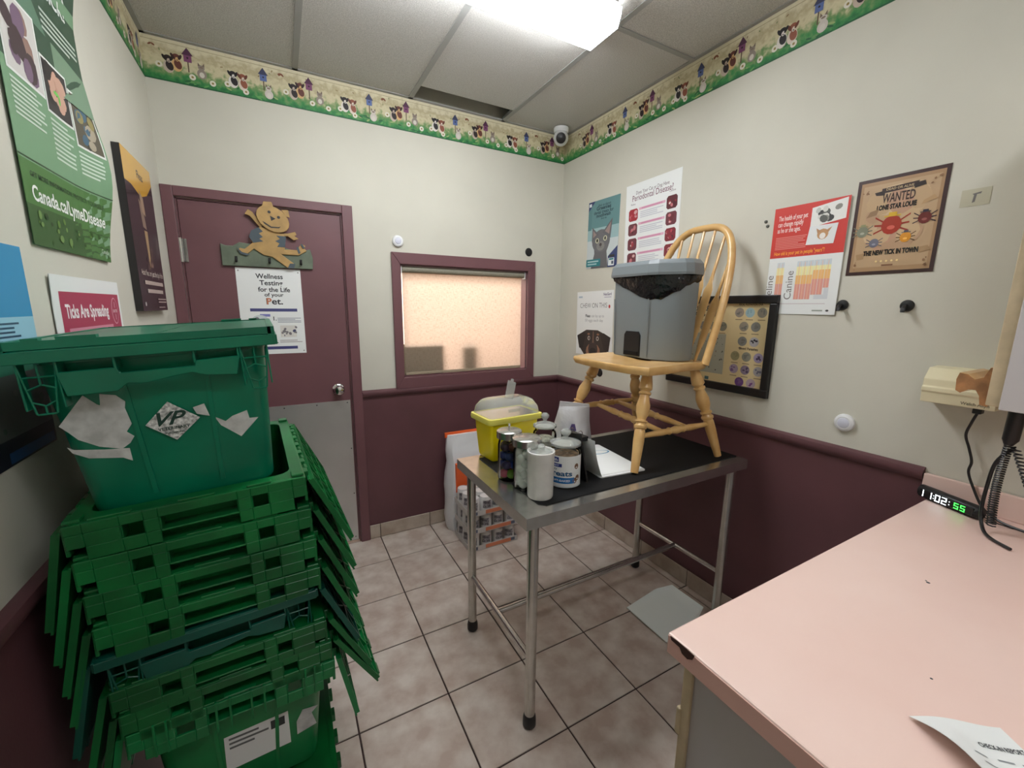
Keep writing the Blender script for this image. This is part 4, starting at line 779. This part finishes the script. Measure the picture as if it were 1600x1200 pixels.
# ------------------------------------------------------------------ stack of attached-lid crates
CW, CL, CH = .386, .55, .32
def cells(xs_, zs_, solid, y0, y1, mb):
    for i in range(len(xs_)-1):
        for k in range(len(zs_)-1):
            if solid[k][i] == '#': mb.box((xs_[i], y0, zs_[k]), (xs_[i+1], y1, zs_[k+1]))
    return mb
def m_body(kind):
    o = [rrect(.298, .435, .03, 0, 3), rrect(.302, .44, .03, .01, 3), rrect(.344, .48, .03, CH-.02, 3)]
    i = [rrect(.338, .474, .028, CH-.02, 3), rrect(.297, .434, .028, .012, 3)]
    mb = MB().loft(o+i)
    for s_ in (-1, 1):
        for x in (-.052, .058):
            mb.loft([[(x-.004, s_*.223, .02), (x+.004, s_*.223, .02), (x+.004, s_*.218, .02), (x-.004, s_*.218, .02)], [(x*1.15-.004, s_*.2395, CH-.06), (x*1.15+.004, s_*.2395, CH-.06), (x*1.15+.004, s_*.234, CH-.06), (x*1.15-.004, s_*.234, CH-.06)]])
    return mb
def m_rim(kind):
    mb = MB(); h = CH; w, l = CW/2, CL/2
    if kind == 'green':
        X_ = [-w, -.168, -.118, -.084, -.062, .066, .09, .122, .168, w]; Z_ = [h-.072, h-.046, h-.02, h-.001]
        S_ = ['.###.###.', '##.#.#.##', '##.#.#.##'][:1]+['##.#.#.##', '#########']
        for s_ in (-1, 1):
            cells(X_, Z_, S_, s_*l-.004 if s_ < 0 else l-.002, s_*l+.002 if s_ < 0 else l+.004, mb)
            for x in (-.118, -.084, -.062, .066, .09, .122): mb.box((x-.002, min(s_*(l-.036), s_*l), h-.05), (x+.002, max(s_*(l-.036), s_*l), h-.004))
            mb.box((-.062, min(s_*(l-.036), s_*(l+.001)), h-.052), (.066, max(s_*(l-.036), s_*(l+.001)), h-.048))
            mb.box((s_*w-.003, -l, h-.06), (s_*w+.003, l, h-.004))
            for k in range(7): y = -.22+k*.073; mb.box((s_*(w+.006)-.006, y-.014, h-.03), (s_*(w+.006)+.006, y+.014, h-.006))
            for k in (-1, 1): mb.box((s_*(w-.012)-.012, k*(l-.016)-.014, h), (s_*(w-.012)+.012, k*(l-.016)+.014, h+.006))
        for x0, x1 in ((-.16, -.1), (-.03, .03), (.085, .13)): mb.box((x0, -l, h), (x1, -l+.012, h+.004))
    else:
        for s_ in (-1, 1):
            mb.box((-w, s_*l-.004, h-.022), (w, s_*l+.004, h-.002)); mb.box((s_*w-.004, -l, h-.022), (s_*w+.004, l, h-.002))
            y0, y1 = (-l+.002, -l+.010) if s_ < 0 else (l-.010, l-.002)
            wav = [(-.125, h-.082), (-.06, h-.082), (-.045, h-.07), (-.02, h-.073), (.02, h-.066), (.05, h-.062), (.07, h-.07), (.12, h-.075), (.128, h-.038), (.058, h-.04), (.055, h-.05), (-.052, h-.05), (-.056, h-.04), (-.132, h-.04)]
            mb.prism(wav if s_ > 0 else wav, y0, y1, 'y')
            for x in (-.13, -.057, .056, .126): mb.box((x-.002, min(y0, s_*(l-.04)), h-.045), (x+.002, max(y1, s_*(l-.04)), h-.02))
            for q in (-1, 1):
                a = [(q*.130, h-.024), (q*.176, h-.024), (q*.166, h-.108), (q*.142, h-.108)]
                for p0, p1 in ((a[0], a[3]), (a[3], a[2]), (a[2], a[1]), ((q*.153, h-.024), (q*.153, h-.06)), ((q*.154, h-.092), (q*.154, h-.108)), ((q*.132, h-.045), (q*.174, h-.045)), ((q*.135, h-.066), (q*.152, h-.058)), ((q*.152, h-.058), (q*.171, h-.066)), ((q*.138, h-.086), (q*.153, h-.094)), ((q*.153, h-.094), (q*.169, h-.086))):
                    mb.tube([(p0[0], y0+.003, p0[1]), (p1[0], y0+.003, p1[1])], .0022, 4)
                for p0 in a[:1]+a[1:2]: mb.box((p0[0]-.0015, min(y0, s_*(l-.03)), h-.1), (p0[0]+.0015, max(y1, s_*(l-.03)), h-.02))
    mb.loft([rrect(CW, CL, .02, h-.008, 3), rrect(CW+.004, CL+.004, .02, h-.004, 3), rrect(CW, CL, .02, h, 3), rrect(.336, .472, .028, h, 3), rrect(.336, .472, .028, h-.03, 3), rrect(.346, .482, .028, h-.03, 3), rrect(.348, .484, .028, h-.008, 3)], cap=False)
    return mb
def m_lid():
    mb = MB().box((0, -.26, -.003), (.196, .26, .001)); t_ = .0018; hz = .009
    for k in range(9): y = -.258+k*.0645; mb.box((.004, y-t_, .001), (.19, y+t_, hz))
    for k in range(4): x = .006+k*.0605; mb.box((x-t_, -.258, .001), (x+t_, .258, hz))
    for i in range(3):
        for j in range(8):
            x0, y0 = .006+i*.0605, -.258+j*.0645; d_ = 1 if (i+j) % 2 else -1
            a = Vector((x0, y0 if d_ > 0 else y0+.0645, .005)); b = Vector((x0+.0605, y0+.0645 if d_ > 0 else y0, .005)); n_ = Vector((-(b-a).y, (b-a).x, 0)).normalized()*t_
            mb.prism([tuple((a+n_)[:2]), tuple((b+n_)[:2]), tuple((b-n_)[:2]), tuple((a-n_)[:2])], .001, hz-.001)
    for k in range(5): y = -.2+k*.1; mb.box((.19, y-.025, -.004), (.212, y+.012, .004))
    for k in range(6): y = -.19+k*.075; mb.tube([(-.004, y-.012, 0), (-.004, y+.012, 0)], .006, 6)
    return mb
def m_closed():
    mb = MB().box((.004, -.272, -.004), (.188, .272, .004)); 
    for a, b in (((.002, -.276, -.008), (.19, -.27, .006)), ((.002, .27, -.008), (.19, .276, .006)), ((-.004, -.276, -.014), (.008, .276, .006))): mb.box(a, b)
    for k in range(4): y = -.2+k*.135; mb.box((.186, y-.04, -.003), (.206, y+.02, .0035))
    mb.box((.07, -.277, .006), (.12, -.262, .011)); mb.box((.03, -.277, .006), (.05, -.262, .01)); return mb
CM = {'lid': m_lid().mesh('lid'), 'closed': m_closed().mesh('lid')}
for k in ('green', 'teal'): CM['body', k] = m_body(k).mesh('crate_body'); CM['rim', k] = m_rim(k).mesh('rim')
def with_mat(me, mt):
    k = (me.name, mt.name)
    if k not in CM: c = me.copy(); c.materials.append(mt); CM[k] = c
    return CM[k]
def crate(label, kind, mt, x, y, rim_z, tilt=0, rot=0, lids=None, lidmat=None, roll=0):
    p = thing('attached_lid_crate', label, 'crate', (x, y, rim_z-CH), (R(roll), R(tilt), R(rot)), 'stack of green lidded crates')
    obj('crate_body', with_mat(CM['body', kind], mt), None, p, smooth=True); obj('rim', with_mat(CM['rim', kind], mt), None, p, bevel=.0012, seg=1)
    if lids == 'closed':
        for s_ in (-1, 1): obj('lid', with_mat(CM['closed'], mt), None, p, loc=(s_*.19, 0, CH+.0085), rot=(0, 0, R(180 if s_ > 0 else 0)))
    elif lids:
        for s_, th in ((1, lids[0]), (-1, lids[1])):
            if th is not None: obj('lid', with_mat(CM['lid'], lidmat or mt), None, p, loc=(s_*.2035, 0, CH-.016), rot=(0, R(90-th), R(0 if s_ > 0 else 180)))
    return p
CXc, CYc = -2.052, -1.405
G, G2, TL, TL2 = M['green'], M['green2'], M['teal'], M['teal2']
crate('closed green crate on the floor at the bottom of the stack', 'green', G, -2.03, CYc, .32, lids='closed')
c8 = crate('bright green crate with a white paper label low in the stack', 'green', G2, -2.035, CYc, .664, 1.2, 2, (12, 10))
crate('green crate directly above the one with the white paper label', 'green', G, -2.035, CYc, .715, .5, 2, (31, 11))
crate('green crate nested just below the dark teal crate', 'green', G, -2.04, CYc, .775, 0, 2, (27, 13))
crate('dark teal crate nested in the middle of the stack', 'teal', TL2, -2.05, CYc, .856, -1.5, 3, (22, 13))
crate('green crate nested directly above the dark teal crate', 'green', G, CXc, CYc, .918, .6, 3, (23, 12))
crate('third green crate nested below the big teal crate', 'green', G, CXc, CYc, .99, 0, 3, (23, 12))
crate('second green crate nested below the big teal crate', 'green', G, CXc, CYc, 1.063, -1, 3, (23, 12))
crate('green crate that the big teal crate stands on', 'green', G, CXc, CYc, 1.138, -2, 3, (23, 12))
tc_ = crate('big teal crate with torn white stickers on top of the stack', 'teal', TL, -2.072, -1.418, 1.452, -3.2, 2, 'closed')
# stickers: thin sheets on the sloping end wall
def face_y(z): return -(.22+(.24-.22)*(z-.01)/(CH-.03))
def sticker(parent, name, P_, col, off=.0012, label=None, lines=None):
    mb = MB(); n = len(P_); V = [(x, face_y(z)-off, z) for x, z in P_]+[(x, face_y(z)-off+.0008, z) for x, z in P_]
    mb.add(V, [tuple(range(n)), tuple(range(n, 2*n))[::-1]]+[(i, (i+1) % n, n+(i+1) % n, n+i) for i in range(n)])
    return obj(name, mb, col, parent, label=label)
SW = mat('torn_sticker', (196, 198, 196), .7, noise=(40, .12)); SD = mat('worn_sticker', (206, 208, 206), .6, noise=(160, .35))
sticker(tc_, 'torn_sticker', [(-.158, .181), (-.126, .221), (-.117, .232), (-.102, .213), (-.098, .210), (-.095, .231), (-.074, .226), (-.063, .212), (-.066, .2), (-.062, .168), (-.072, .154), (-.063, .143), (-.071, .131), (-.084, .122), (-.114, .133), (-.139, .152), (-.148, .167)][::-1], SW)
sticker(tc_, 'torn_sticker', [(-.156, .141), (-.148, .134), (-.109, .126), (-.074, .121), (-.074, .095), (-.086, .104), (-.132, .114), (-.151, .128)], SW)
dm = sticker(tc_, 'diamond_sticker', [(-.043, .161), (-.003, .202), (.042, .162), (-.001, .123)][::-1], SD, .0045)
sticker(tc_, 'torn_sticker', [(.034, .184), (.053, .189), (.058, .162), (.038, .17)][::-1], SW, .0045); sticker(tc_, 'torn_sticker', [(.065, .158), (.082, .145), (.095, .154), (.122, .162), (.124, .144), (.14, .143), (.104, .107), (.073, .138)][::-1], SW)
def stick_text(parent, s_, x, z, w, h, c, off=.0052, bold=.02, shear=0):
    V, F = text_mesh(s_, bold, shear); x0 = min(p[0] for p in V); x1 = max(p[0] for p in V); mb = MB(); mb.col = lin(c)
    mb.add([(x+((a-x0)/(x1-x0)-.5)*w, face_y(z+b/.73*h)-off, z+b/.73*h) for a, b in V], F); return obj('lettering', mb, M['print'], parent)
stick_text(dm, 'VP', -.001, .156, .046, .027, (22, 58, 48), shear=.45); stick_text(dm, 'VETERINARY', -.001, .146, .05, .006, (22, 58, 48)); stick_text(dm, 'PURCHASING', -.001, .1375, .03, .004, (40, 70, 60))
for x in (-.15, -.13, -.045, -.02, .02, .045, .13, .15): obj('rim_rib', MB().box((x-.002, -CL/2-.008, CH-.07), (x+.002, -CL/2-.002, CH+.004)), G2, c8)
pl = sticker(c8, 'paper_label', [(-.045, .08), (.09, .085), (.088, .185), (-.044, .18)], M['paper'], .0012)
for k, w in ((.168, .06), (.155, .08), (.142, .05)): sticker(pl, 'print_line', [(-.035, k), (-.035+w, k), (-.035+w, k+.005), (-.035, k+.005)], mat('label_ink', (110, 112, 112), .7), .0022)
sticker(pl, 'barcode', [(.05, .15), (.08, .152), (.08, .176), (.05, .175)], mat('label_black', (60, 62, 62), .7), .0022)
sticker(c8, 'torn_sticker', [(.105, .1), (.15, .11), (.14, .15), (.155, .165), (.12, .17), (.105, .14)], SW)

# ------------------------------------------------------------------ floor things: bag, cases of cans, dustpan
bg = thing('pet_food_bag', 'tall white pet food bag with orange panels against the back wall', 'bag', (-.79, -.108, 0))
def bring(t_):
    w = .185*(1+.05*math.sin(5*t_)); d = .075*(1-max(0, t_-.6)**1.3*2.1)
    return [(x*w+.006*math.sin(17*t_+4*x), y*d+.004*math.sin(23*t_), t_*.675) for x, y in ((-1, -.3), (-.85, -1), (0, -1.1), (.85, -1), (1, -.3), (1, .3), (.85, 1), (0, 1), (-.85, 1), (-1, .3))]
obj('bag_body', MB().loft([bring(t_) for t_ in (0, .06, .15, .25, .36, .48, .6, .72, .84, .95, 1)]), M['bagw'], bg, smooth=True)
obj('orange_seal', MB().box((-.19, -.008, .655), (.19, .008, .69)), M['orange'], bg, bevel=.003)
obj('orange_panel', MB().loft([[(x*.125-.02, -.0845+.006*math.sin(t_*30), .29+t_*.2) for x in (-1, -.3, .3, 1)]+[(x*.125-.02, -.06, .29+t_*.2) for x in (1, .3, -.3, -1)] for t_ in (0, .3, .6, 1)]), M['orange'], bg, smooth=True)
TRX0, TRY0, cd_ = -.955, -.465, .0835
lids = None
for lv in range(3):
    z0 = .002+lv*.118
    w, d = 4*cd_+.006, 3*cd_+.006; nm = ('bottom', 'middle', 'top')[lv]
    tr_ = thing('can_tray', nm+' cardboard tray of pet food cans beside the white bag', 'tray', (TRX0+w/2, TRY0+d/2, z0), group='stacked trays of cans')
    obj('tray_wall', MB().box((-w/2, -d/2, 0), (w/2, d/2, .002)).box((-w/2, -d/2, .002), (w/2, -d/2+.002, .034)).box((-w/2, d/2-.002, .002), (w/2, d/2, .034)).box((-w/2, -d/2, .002), (-w/2+.002, d/2, .034)).box((w/2-.002, -d/2, .002), (w/2, d/2, .034)), M['tray'], tr_)
    obj('printed_strip', MB().box((-.06, -d/2-.0012, .006), (.12, -d/2-.0002, .03)), mat('tray_print', (222, 136, 100), .6), tr_)
    for x in (-.13, .135): obj('printed_mark', MB().box((x-.014, -d/2-.0012, .008), (x+.014, -d/2-.0002, .028)), mat('tray_mark', (96, 104, 124), .6), tr_)
    for i in range(4):
        for j in range(3):
            if lids is None:
                c0 = thing('food_can', '', 'can', (0, 0, 0), group='cans in the trays')
                obj('can_body', MB().lathe([(.035, 0), (.0385, .003), (.0385, .1), (.036, .104), (.036, .107), (.0345, .107), (.034, .104), (.001, .104)], 18), M['can'], c0, smooth=True)
                lb2 = MB(); lb2.grid(lambda u, v: (.0391*math.sin(-.8+1.5*u), -.0391*math.cos(-.8+1.5*u), .035+.05*v), 8, 1); obj('label_patch', lb2, mat('label_patch', (150, 146, 150), .5, noise=(90, .5)), c0)
                lb3 = MB(); lb3.grid(lambda u, v: (.0394*math.sin(-.6+.9*u), -.0394*math.cos(-.6+.9*u), .066+.01*v), 8, 1); obj('label_stripe', lb3, mat('label_stripe', (96, 92, 98), .5), c0)
                lids = c0; c = c0
            else: c = copy_tree(c0)
            c.location = (TRX0+.003+(i+.5)*cd_, TRY0+.003+(j+.5)*cd_, z0+.002); c.rotation_euler = (0, 0, R(-30+((i*7+j*5+lv*3) % 5)*9))
            row = ('front', 'middle', 'back')[j]; pos = ('leftmost', 'second from left', 'third from left', 'rightmost')[i]
            c['label'] = 'white pet food can, %s in the %s row of the %s tray' % (pos, row, nm)
dp = thing('dustpan', 'pale grey plastic dustpan lying on the floor under the table', 'dustpan', (-.30, -1.42, 0))
def pan(u, v):
    x = -.135+.29*u; hw = .128*(1-.25*max(0, u-.7)/.3); y = -hw+2*hw*v
    e_ = max(0, (abs(v-.5)*2-.8)/.2); b_ = max(0, (u-.82)/.18); return (x, y, .012+.03*u+.02*max(e_*e_*u, b_*b_))
obj('pan', MB().grid(pan, 18, 18).grid(lambda u, v: tuple(Vector(pan(1-u, v))-Vector((0, 0, .003))), 18, 18), M['pan'], dp, smooth=True)
obj('front_lip', MB().tube([(-.135, -.128, .0105), (-.135, .128, .0105)], .003, 6), M['pan'], dp, smooth=True)
for s_ in (-1, 1): obj('foot_rib', MB().box((-.05, s_*.08-.003, 0), (.12, s_*.08+.003, .016)), M['pan'], dp)

# ------------------------------------------------------------------ pink counter
CZ, CX, CY = .908, -1.268, -2.192
ct = thing('counter', 'pink laminate counter with a chipped corner and backsplash', 'counter', (CX/2, CY-.65, 0))
kx = lambda x: x-CX/2
ky = lambda y: y-(CY-.65)
obj('worktop', MB().box((kx(CX), ky(-3.6), CZ-.04), (kx(-.004), ky(CY), CZ)), M['pink'], ct, bevel=.004)
obj('edge_band', MB().box((kx(CX)-.0012, ky(-3.6), CZ-.04), (kx(CX), ky(CY)-.003, CZ-.004)), M['pinkedge'], ct)
obj('backsplash', MB().box((kx(-.02), ky(-3.6), CZ), (kx(-.004), ky(-2.168), .985)), M['pink'], ct, bevel=.003)
cp = [(-2.2, CZ-.002), (-2.203, CZ-.008), (-2.222, CZ-.009), (-2.228, CZ-.017), (-2.24, CZ-.019), (-2.25, CZ-.012), (-2.253, CZ-.002), (-2.235, CZ-.0005), (-2.215, CZ-.0005)]
obj('chipped_edge', MB().prism([(ky(y), z) for y, z in cp], kx(CX)-.0022, kx(CX)-.0005, 'x'), mat('raw_board', (66, 42, 36), .9), ct)
obj('base_cabinet', MB().box((kx(-1.238), ky(-3.58), .0), (kx(-.014), ky(-2.222), CZ-.041)), M['grey'], ct)
obj('corner_stile', MB().box((kx(-1.246), ky(-2.238), .0), (kx(-1.238), ky(-2.218), CZ-.042)), M['beige'], ct, bevel=.002)
for z in (.25, .72): obj('hinge', MB().box((kx(-1.25), ky(-2.222), z-.03), (kx(-1.24), ky(-2.212), z+.03)), M['beige'], ct, bevel=.003)
for x, y, r in ((-.62, -2.37, .004), (-.615, -2.365, .002), (-.955, -2.475, .0022)): obj('burn_mark', MB().lathe([(r, CZ), (r*.8, CZ+.0004)], 8, T(kx(x), ky(y), 0)), M['dark'], ct)
ck = thing('digital_clock', 'slim black digital clock on the pink counter showing the time', 'clock', (-.062, -2.25, CZ), (0, 0, R(-90-22)))
obj('case', MB().loft([[( -.085+.002, y, z) for y, z in rr_] for rr_ in [[(.016*math.cos(a), .021+.02*math.sin(a)) for a in [2*PI*i/16 for i in range(16)]]]]+[[(x, .019*math.cos(a)*s_, .021+.021*math.sin(a)*s_) for a in [2*PI*i/16 for i in range(16)]] for x, s_ in ((-.08, 1), (.08, 1), (.085, .8))]), M['black'], ck, smooth=True)
obj('display', MB().box((-.076, -.0195, .008), (.076, -.012, .034)), M['black'], ck, bevel=.003)
SEG = {'0': 'abcdef', '1': 'bc', '2': 'abged', '5': 'afgcd'}
def digit(name, chs, x, w, h, mt):
    q = MB(); t_ = .0022; y0, y1 = -.0202, -.0195; zb = .021-h/2
    sg = {'a': (0, h-t_, w, h), 'g': (0, h/2-t_/2, w, h/2+t_/2), 'd': (0, 0, w, t_), 'f': (0, h/2, t_, h), 'e': (0, 0, t_, h/2), 'b': (w-t_, h/2, w, h), 'c': (w-t_, 0, w, h/2)}
    for s_ in SEG[chs]: a = sg[s_]; q.box((x+a[0], y0, zb+a[1]), (x+a[2], y1, zb+a[3]))
    return obj(name, q, mt, ck)
for c_, x in (('1', -.074), ('1', -.05), ('0', -.026), ('2', -.0075)): digit('time_digit', c_, x, .0135, .022, M['wg'])
for c_, x in (('5', .026), ('5', .043)): digit('seconds_digit', c_, x, .012, .018, M['gg'])
for x in (-.0315, .0125): obj('colon', MB().box((x, -.0202, .0245), (x+.002, -.0195, .0265)).box((x, -.0202, .0155), (x+.002, -.0195, .0175)), M['wg'], ck)
obj('clock_cord', MB().tube([(.084, 0, .016), (.105, .01, .006), (.14, .03, .003)], .0018, 6), M['black'], ck)
# curled receipt
rc = thing('receipt', 'curled white printed slip on the pink counter', 'paper', (-1.03, -2.52, CZ))
e1 = Vector((.1, -.07, 0)).normalized(); e2 = Vector((-.07, -.1, 0)).normalized(); O_ = Vector((-.05, .034, 0))
def rcp(u, v, dz=.0):
    p = O_+e1*(.125*u)+e2*(.2*v); lift = .03*max(0, 1-u*2.2)*math.sin(min(1, v*2.5)*PI/2)+.004+.004*math.sin(u*5); q = max(0, 1-u*2.4)
    p = p+e1*(.02*q*q*v); return (p.x, p.y, lift+dz)
obj('slip', MB().grid(rcp, 16, 16).grid(lambda u, v: rcp(1-u, v, -.0004), 16, 16), M['paper'], rc, smooth=True)
tm = MB(); tm.col = lin((70, 76, 80))
V, F = text_mesh('CHECK-IN REPORT', .03, 0); x1 = max(p[0] for p in V); tm.add([rcp(.5+.48*x/x1, .2-.035*y/.73, .0005) for x, y in V], F)
rs = random.Random(3); tm.col = lin((140, 146, 150))
for i in range(9):
    v = .29+.07*i
    for a, b in ((.3, .42+.1*rs.random()), (.55, .72), (.8, .97 if i % 2 else .9)): tm.grid(lambda u, w_: rcp(a+(b-a)*u, v-.012*w_, .0005), 4, 1)
obj('printing', tm, M['print'], rc)

# ------------------------------------------------------------------ right wall equipment
tf = thing('wall_transformer', 'cream wall transformer box with a black power lead below', 'transformer', (0, -2.225, 1.232))
P_ = [(0, 0), (-.088, .004), (-.092, .036), (-.096, .04), (-.096, .052), (-.091, .056), (-.09, .078), (-.06, .112), (0, .114)]
obj('housing', MB().prism(P_, -.082, .082, 'y'), M['cream'], tf, bevel=.002)
tm = MB(); tm.col = lin((120, 112, 90)); V, F = text_mesh('Welch Allyn', .02, 0); x1 = max(p[0] for p in V)
tm.add([(-.0905-.0005, -.01-.06*x/x1, .012+.009*y/.73) for x, y in V], F); obj('lettering', tm, M['print'], tf)
obj('plug', MB().box((-.06, -.05, -.016), (-.03, -.03, 0)), M['black'], tf, bevel=.003)
obj('power_lead', MB().tube(curve([(-.045, -.04, -.012), (-.04, -.03, -.05), (-.03, -.022, -.09), (-.028, -.034, -.13), (-.03, -.046, -.17), (-.028, -.044, -.205), (-.032, -.062, -.25), (-.05, -.095, -.3), (-.07, -.14, -.319), (-.09, -.2, -.3195)]), .0036, 8), M['black'], tf, smooth=True)
ol = thing('otoscope_handle', 'black handle with coiled cord hanging by the wall cabinet', 'handset', (-.16, -2.36, CZ))
obj('handle', MB().tube([(0, -.002, .40), (0, -.002, .37), (0, 0, .27), (0, .002, .255)], [.015, .017, .016, .009], 12), M['black'], ol, smooth=True)
coil = [(.009*math.cos(i*1.05)+.004*math.sin(i*.02), .009*math.sin(i*1.05)+.008*math.sin(i*.013)-.00002*i, .255-.0011*i) for i in range(215)]
obj('coiled_cord', MB().tube(coil, .0021, 5), M['black'], ol, smooth=True)
obj('loop_cord', MB().tube(curve([(.0, -.01, .25), (-.002, .016, .2), (-.004, .022, .12), (-.012, .02, .05), (-.035, .005, .012), (-.07, -.02, .006), (-.1, -.06, .006)]), .0042, 8), M['black'], ol, smooth=True)
coil2 = [(-.004+.008*math.cos(i*1.05)-.0003*i, -.012+.008*math.sin(i*1.05)-.00065*i, .252-.0015*i) for i in range(160)]
obj('coiled_cord', MB().tube(coil2, .0021, 5), M['black'], ol, smooth=True)
wc = thing('wall_cabinet', 'beige wall cabinet with a grey door above the pink counter', 'cabinet', (-.16, -2.8, 1.285))
obj('carcass', MB().box((-.155, -.44, 0), (.158, .468, .78)), M['beige'], wc, bevel=.002)
dr = obj('door', MB().box((-.177, -.44, -.004), (-.157, .440, .785)), M['grey'], wc, bevel=.002)
obj('hinge', MB().box((-.18, .43, .4), (-.158, .446, .44)), M['dark'], dr)
wm = thing('wood_moulding', 'short piece of wooden moulding beside the wall cabinet', 'moulding', (-.26, -2.333, 1.29))
mp_ = [(0, -.0), (.0, .09), (.012, .088), (.02, .062), (.036, .054), (.05, .066), (.066, .068), (.07, .05), (.068, .02), (.058, .014), (.044, .026), (.03, .026), (.022, .012), (.018, -.012), (.004, -.014)]
obj('profile', MB().prism(mp_, -.02, .16, 'x'), M['wood'], wm, bevel=.001); obj('end_grain', MB().prism([(y*.99, z*.99) for y, z in mp_], -.0208, -.0202, 'x'), M['oak'], wm)
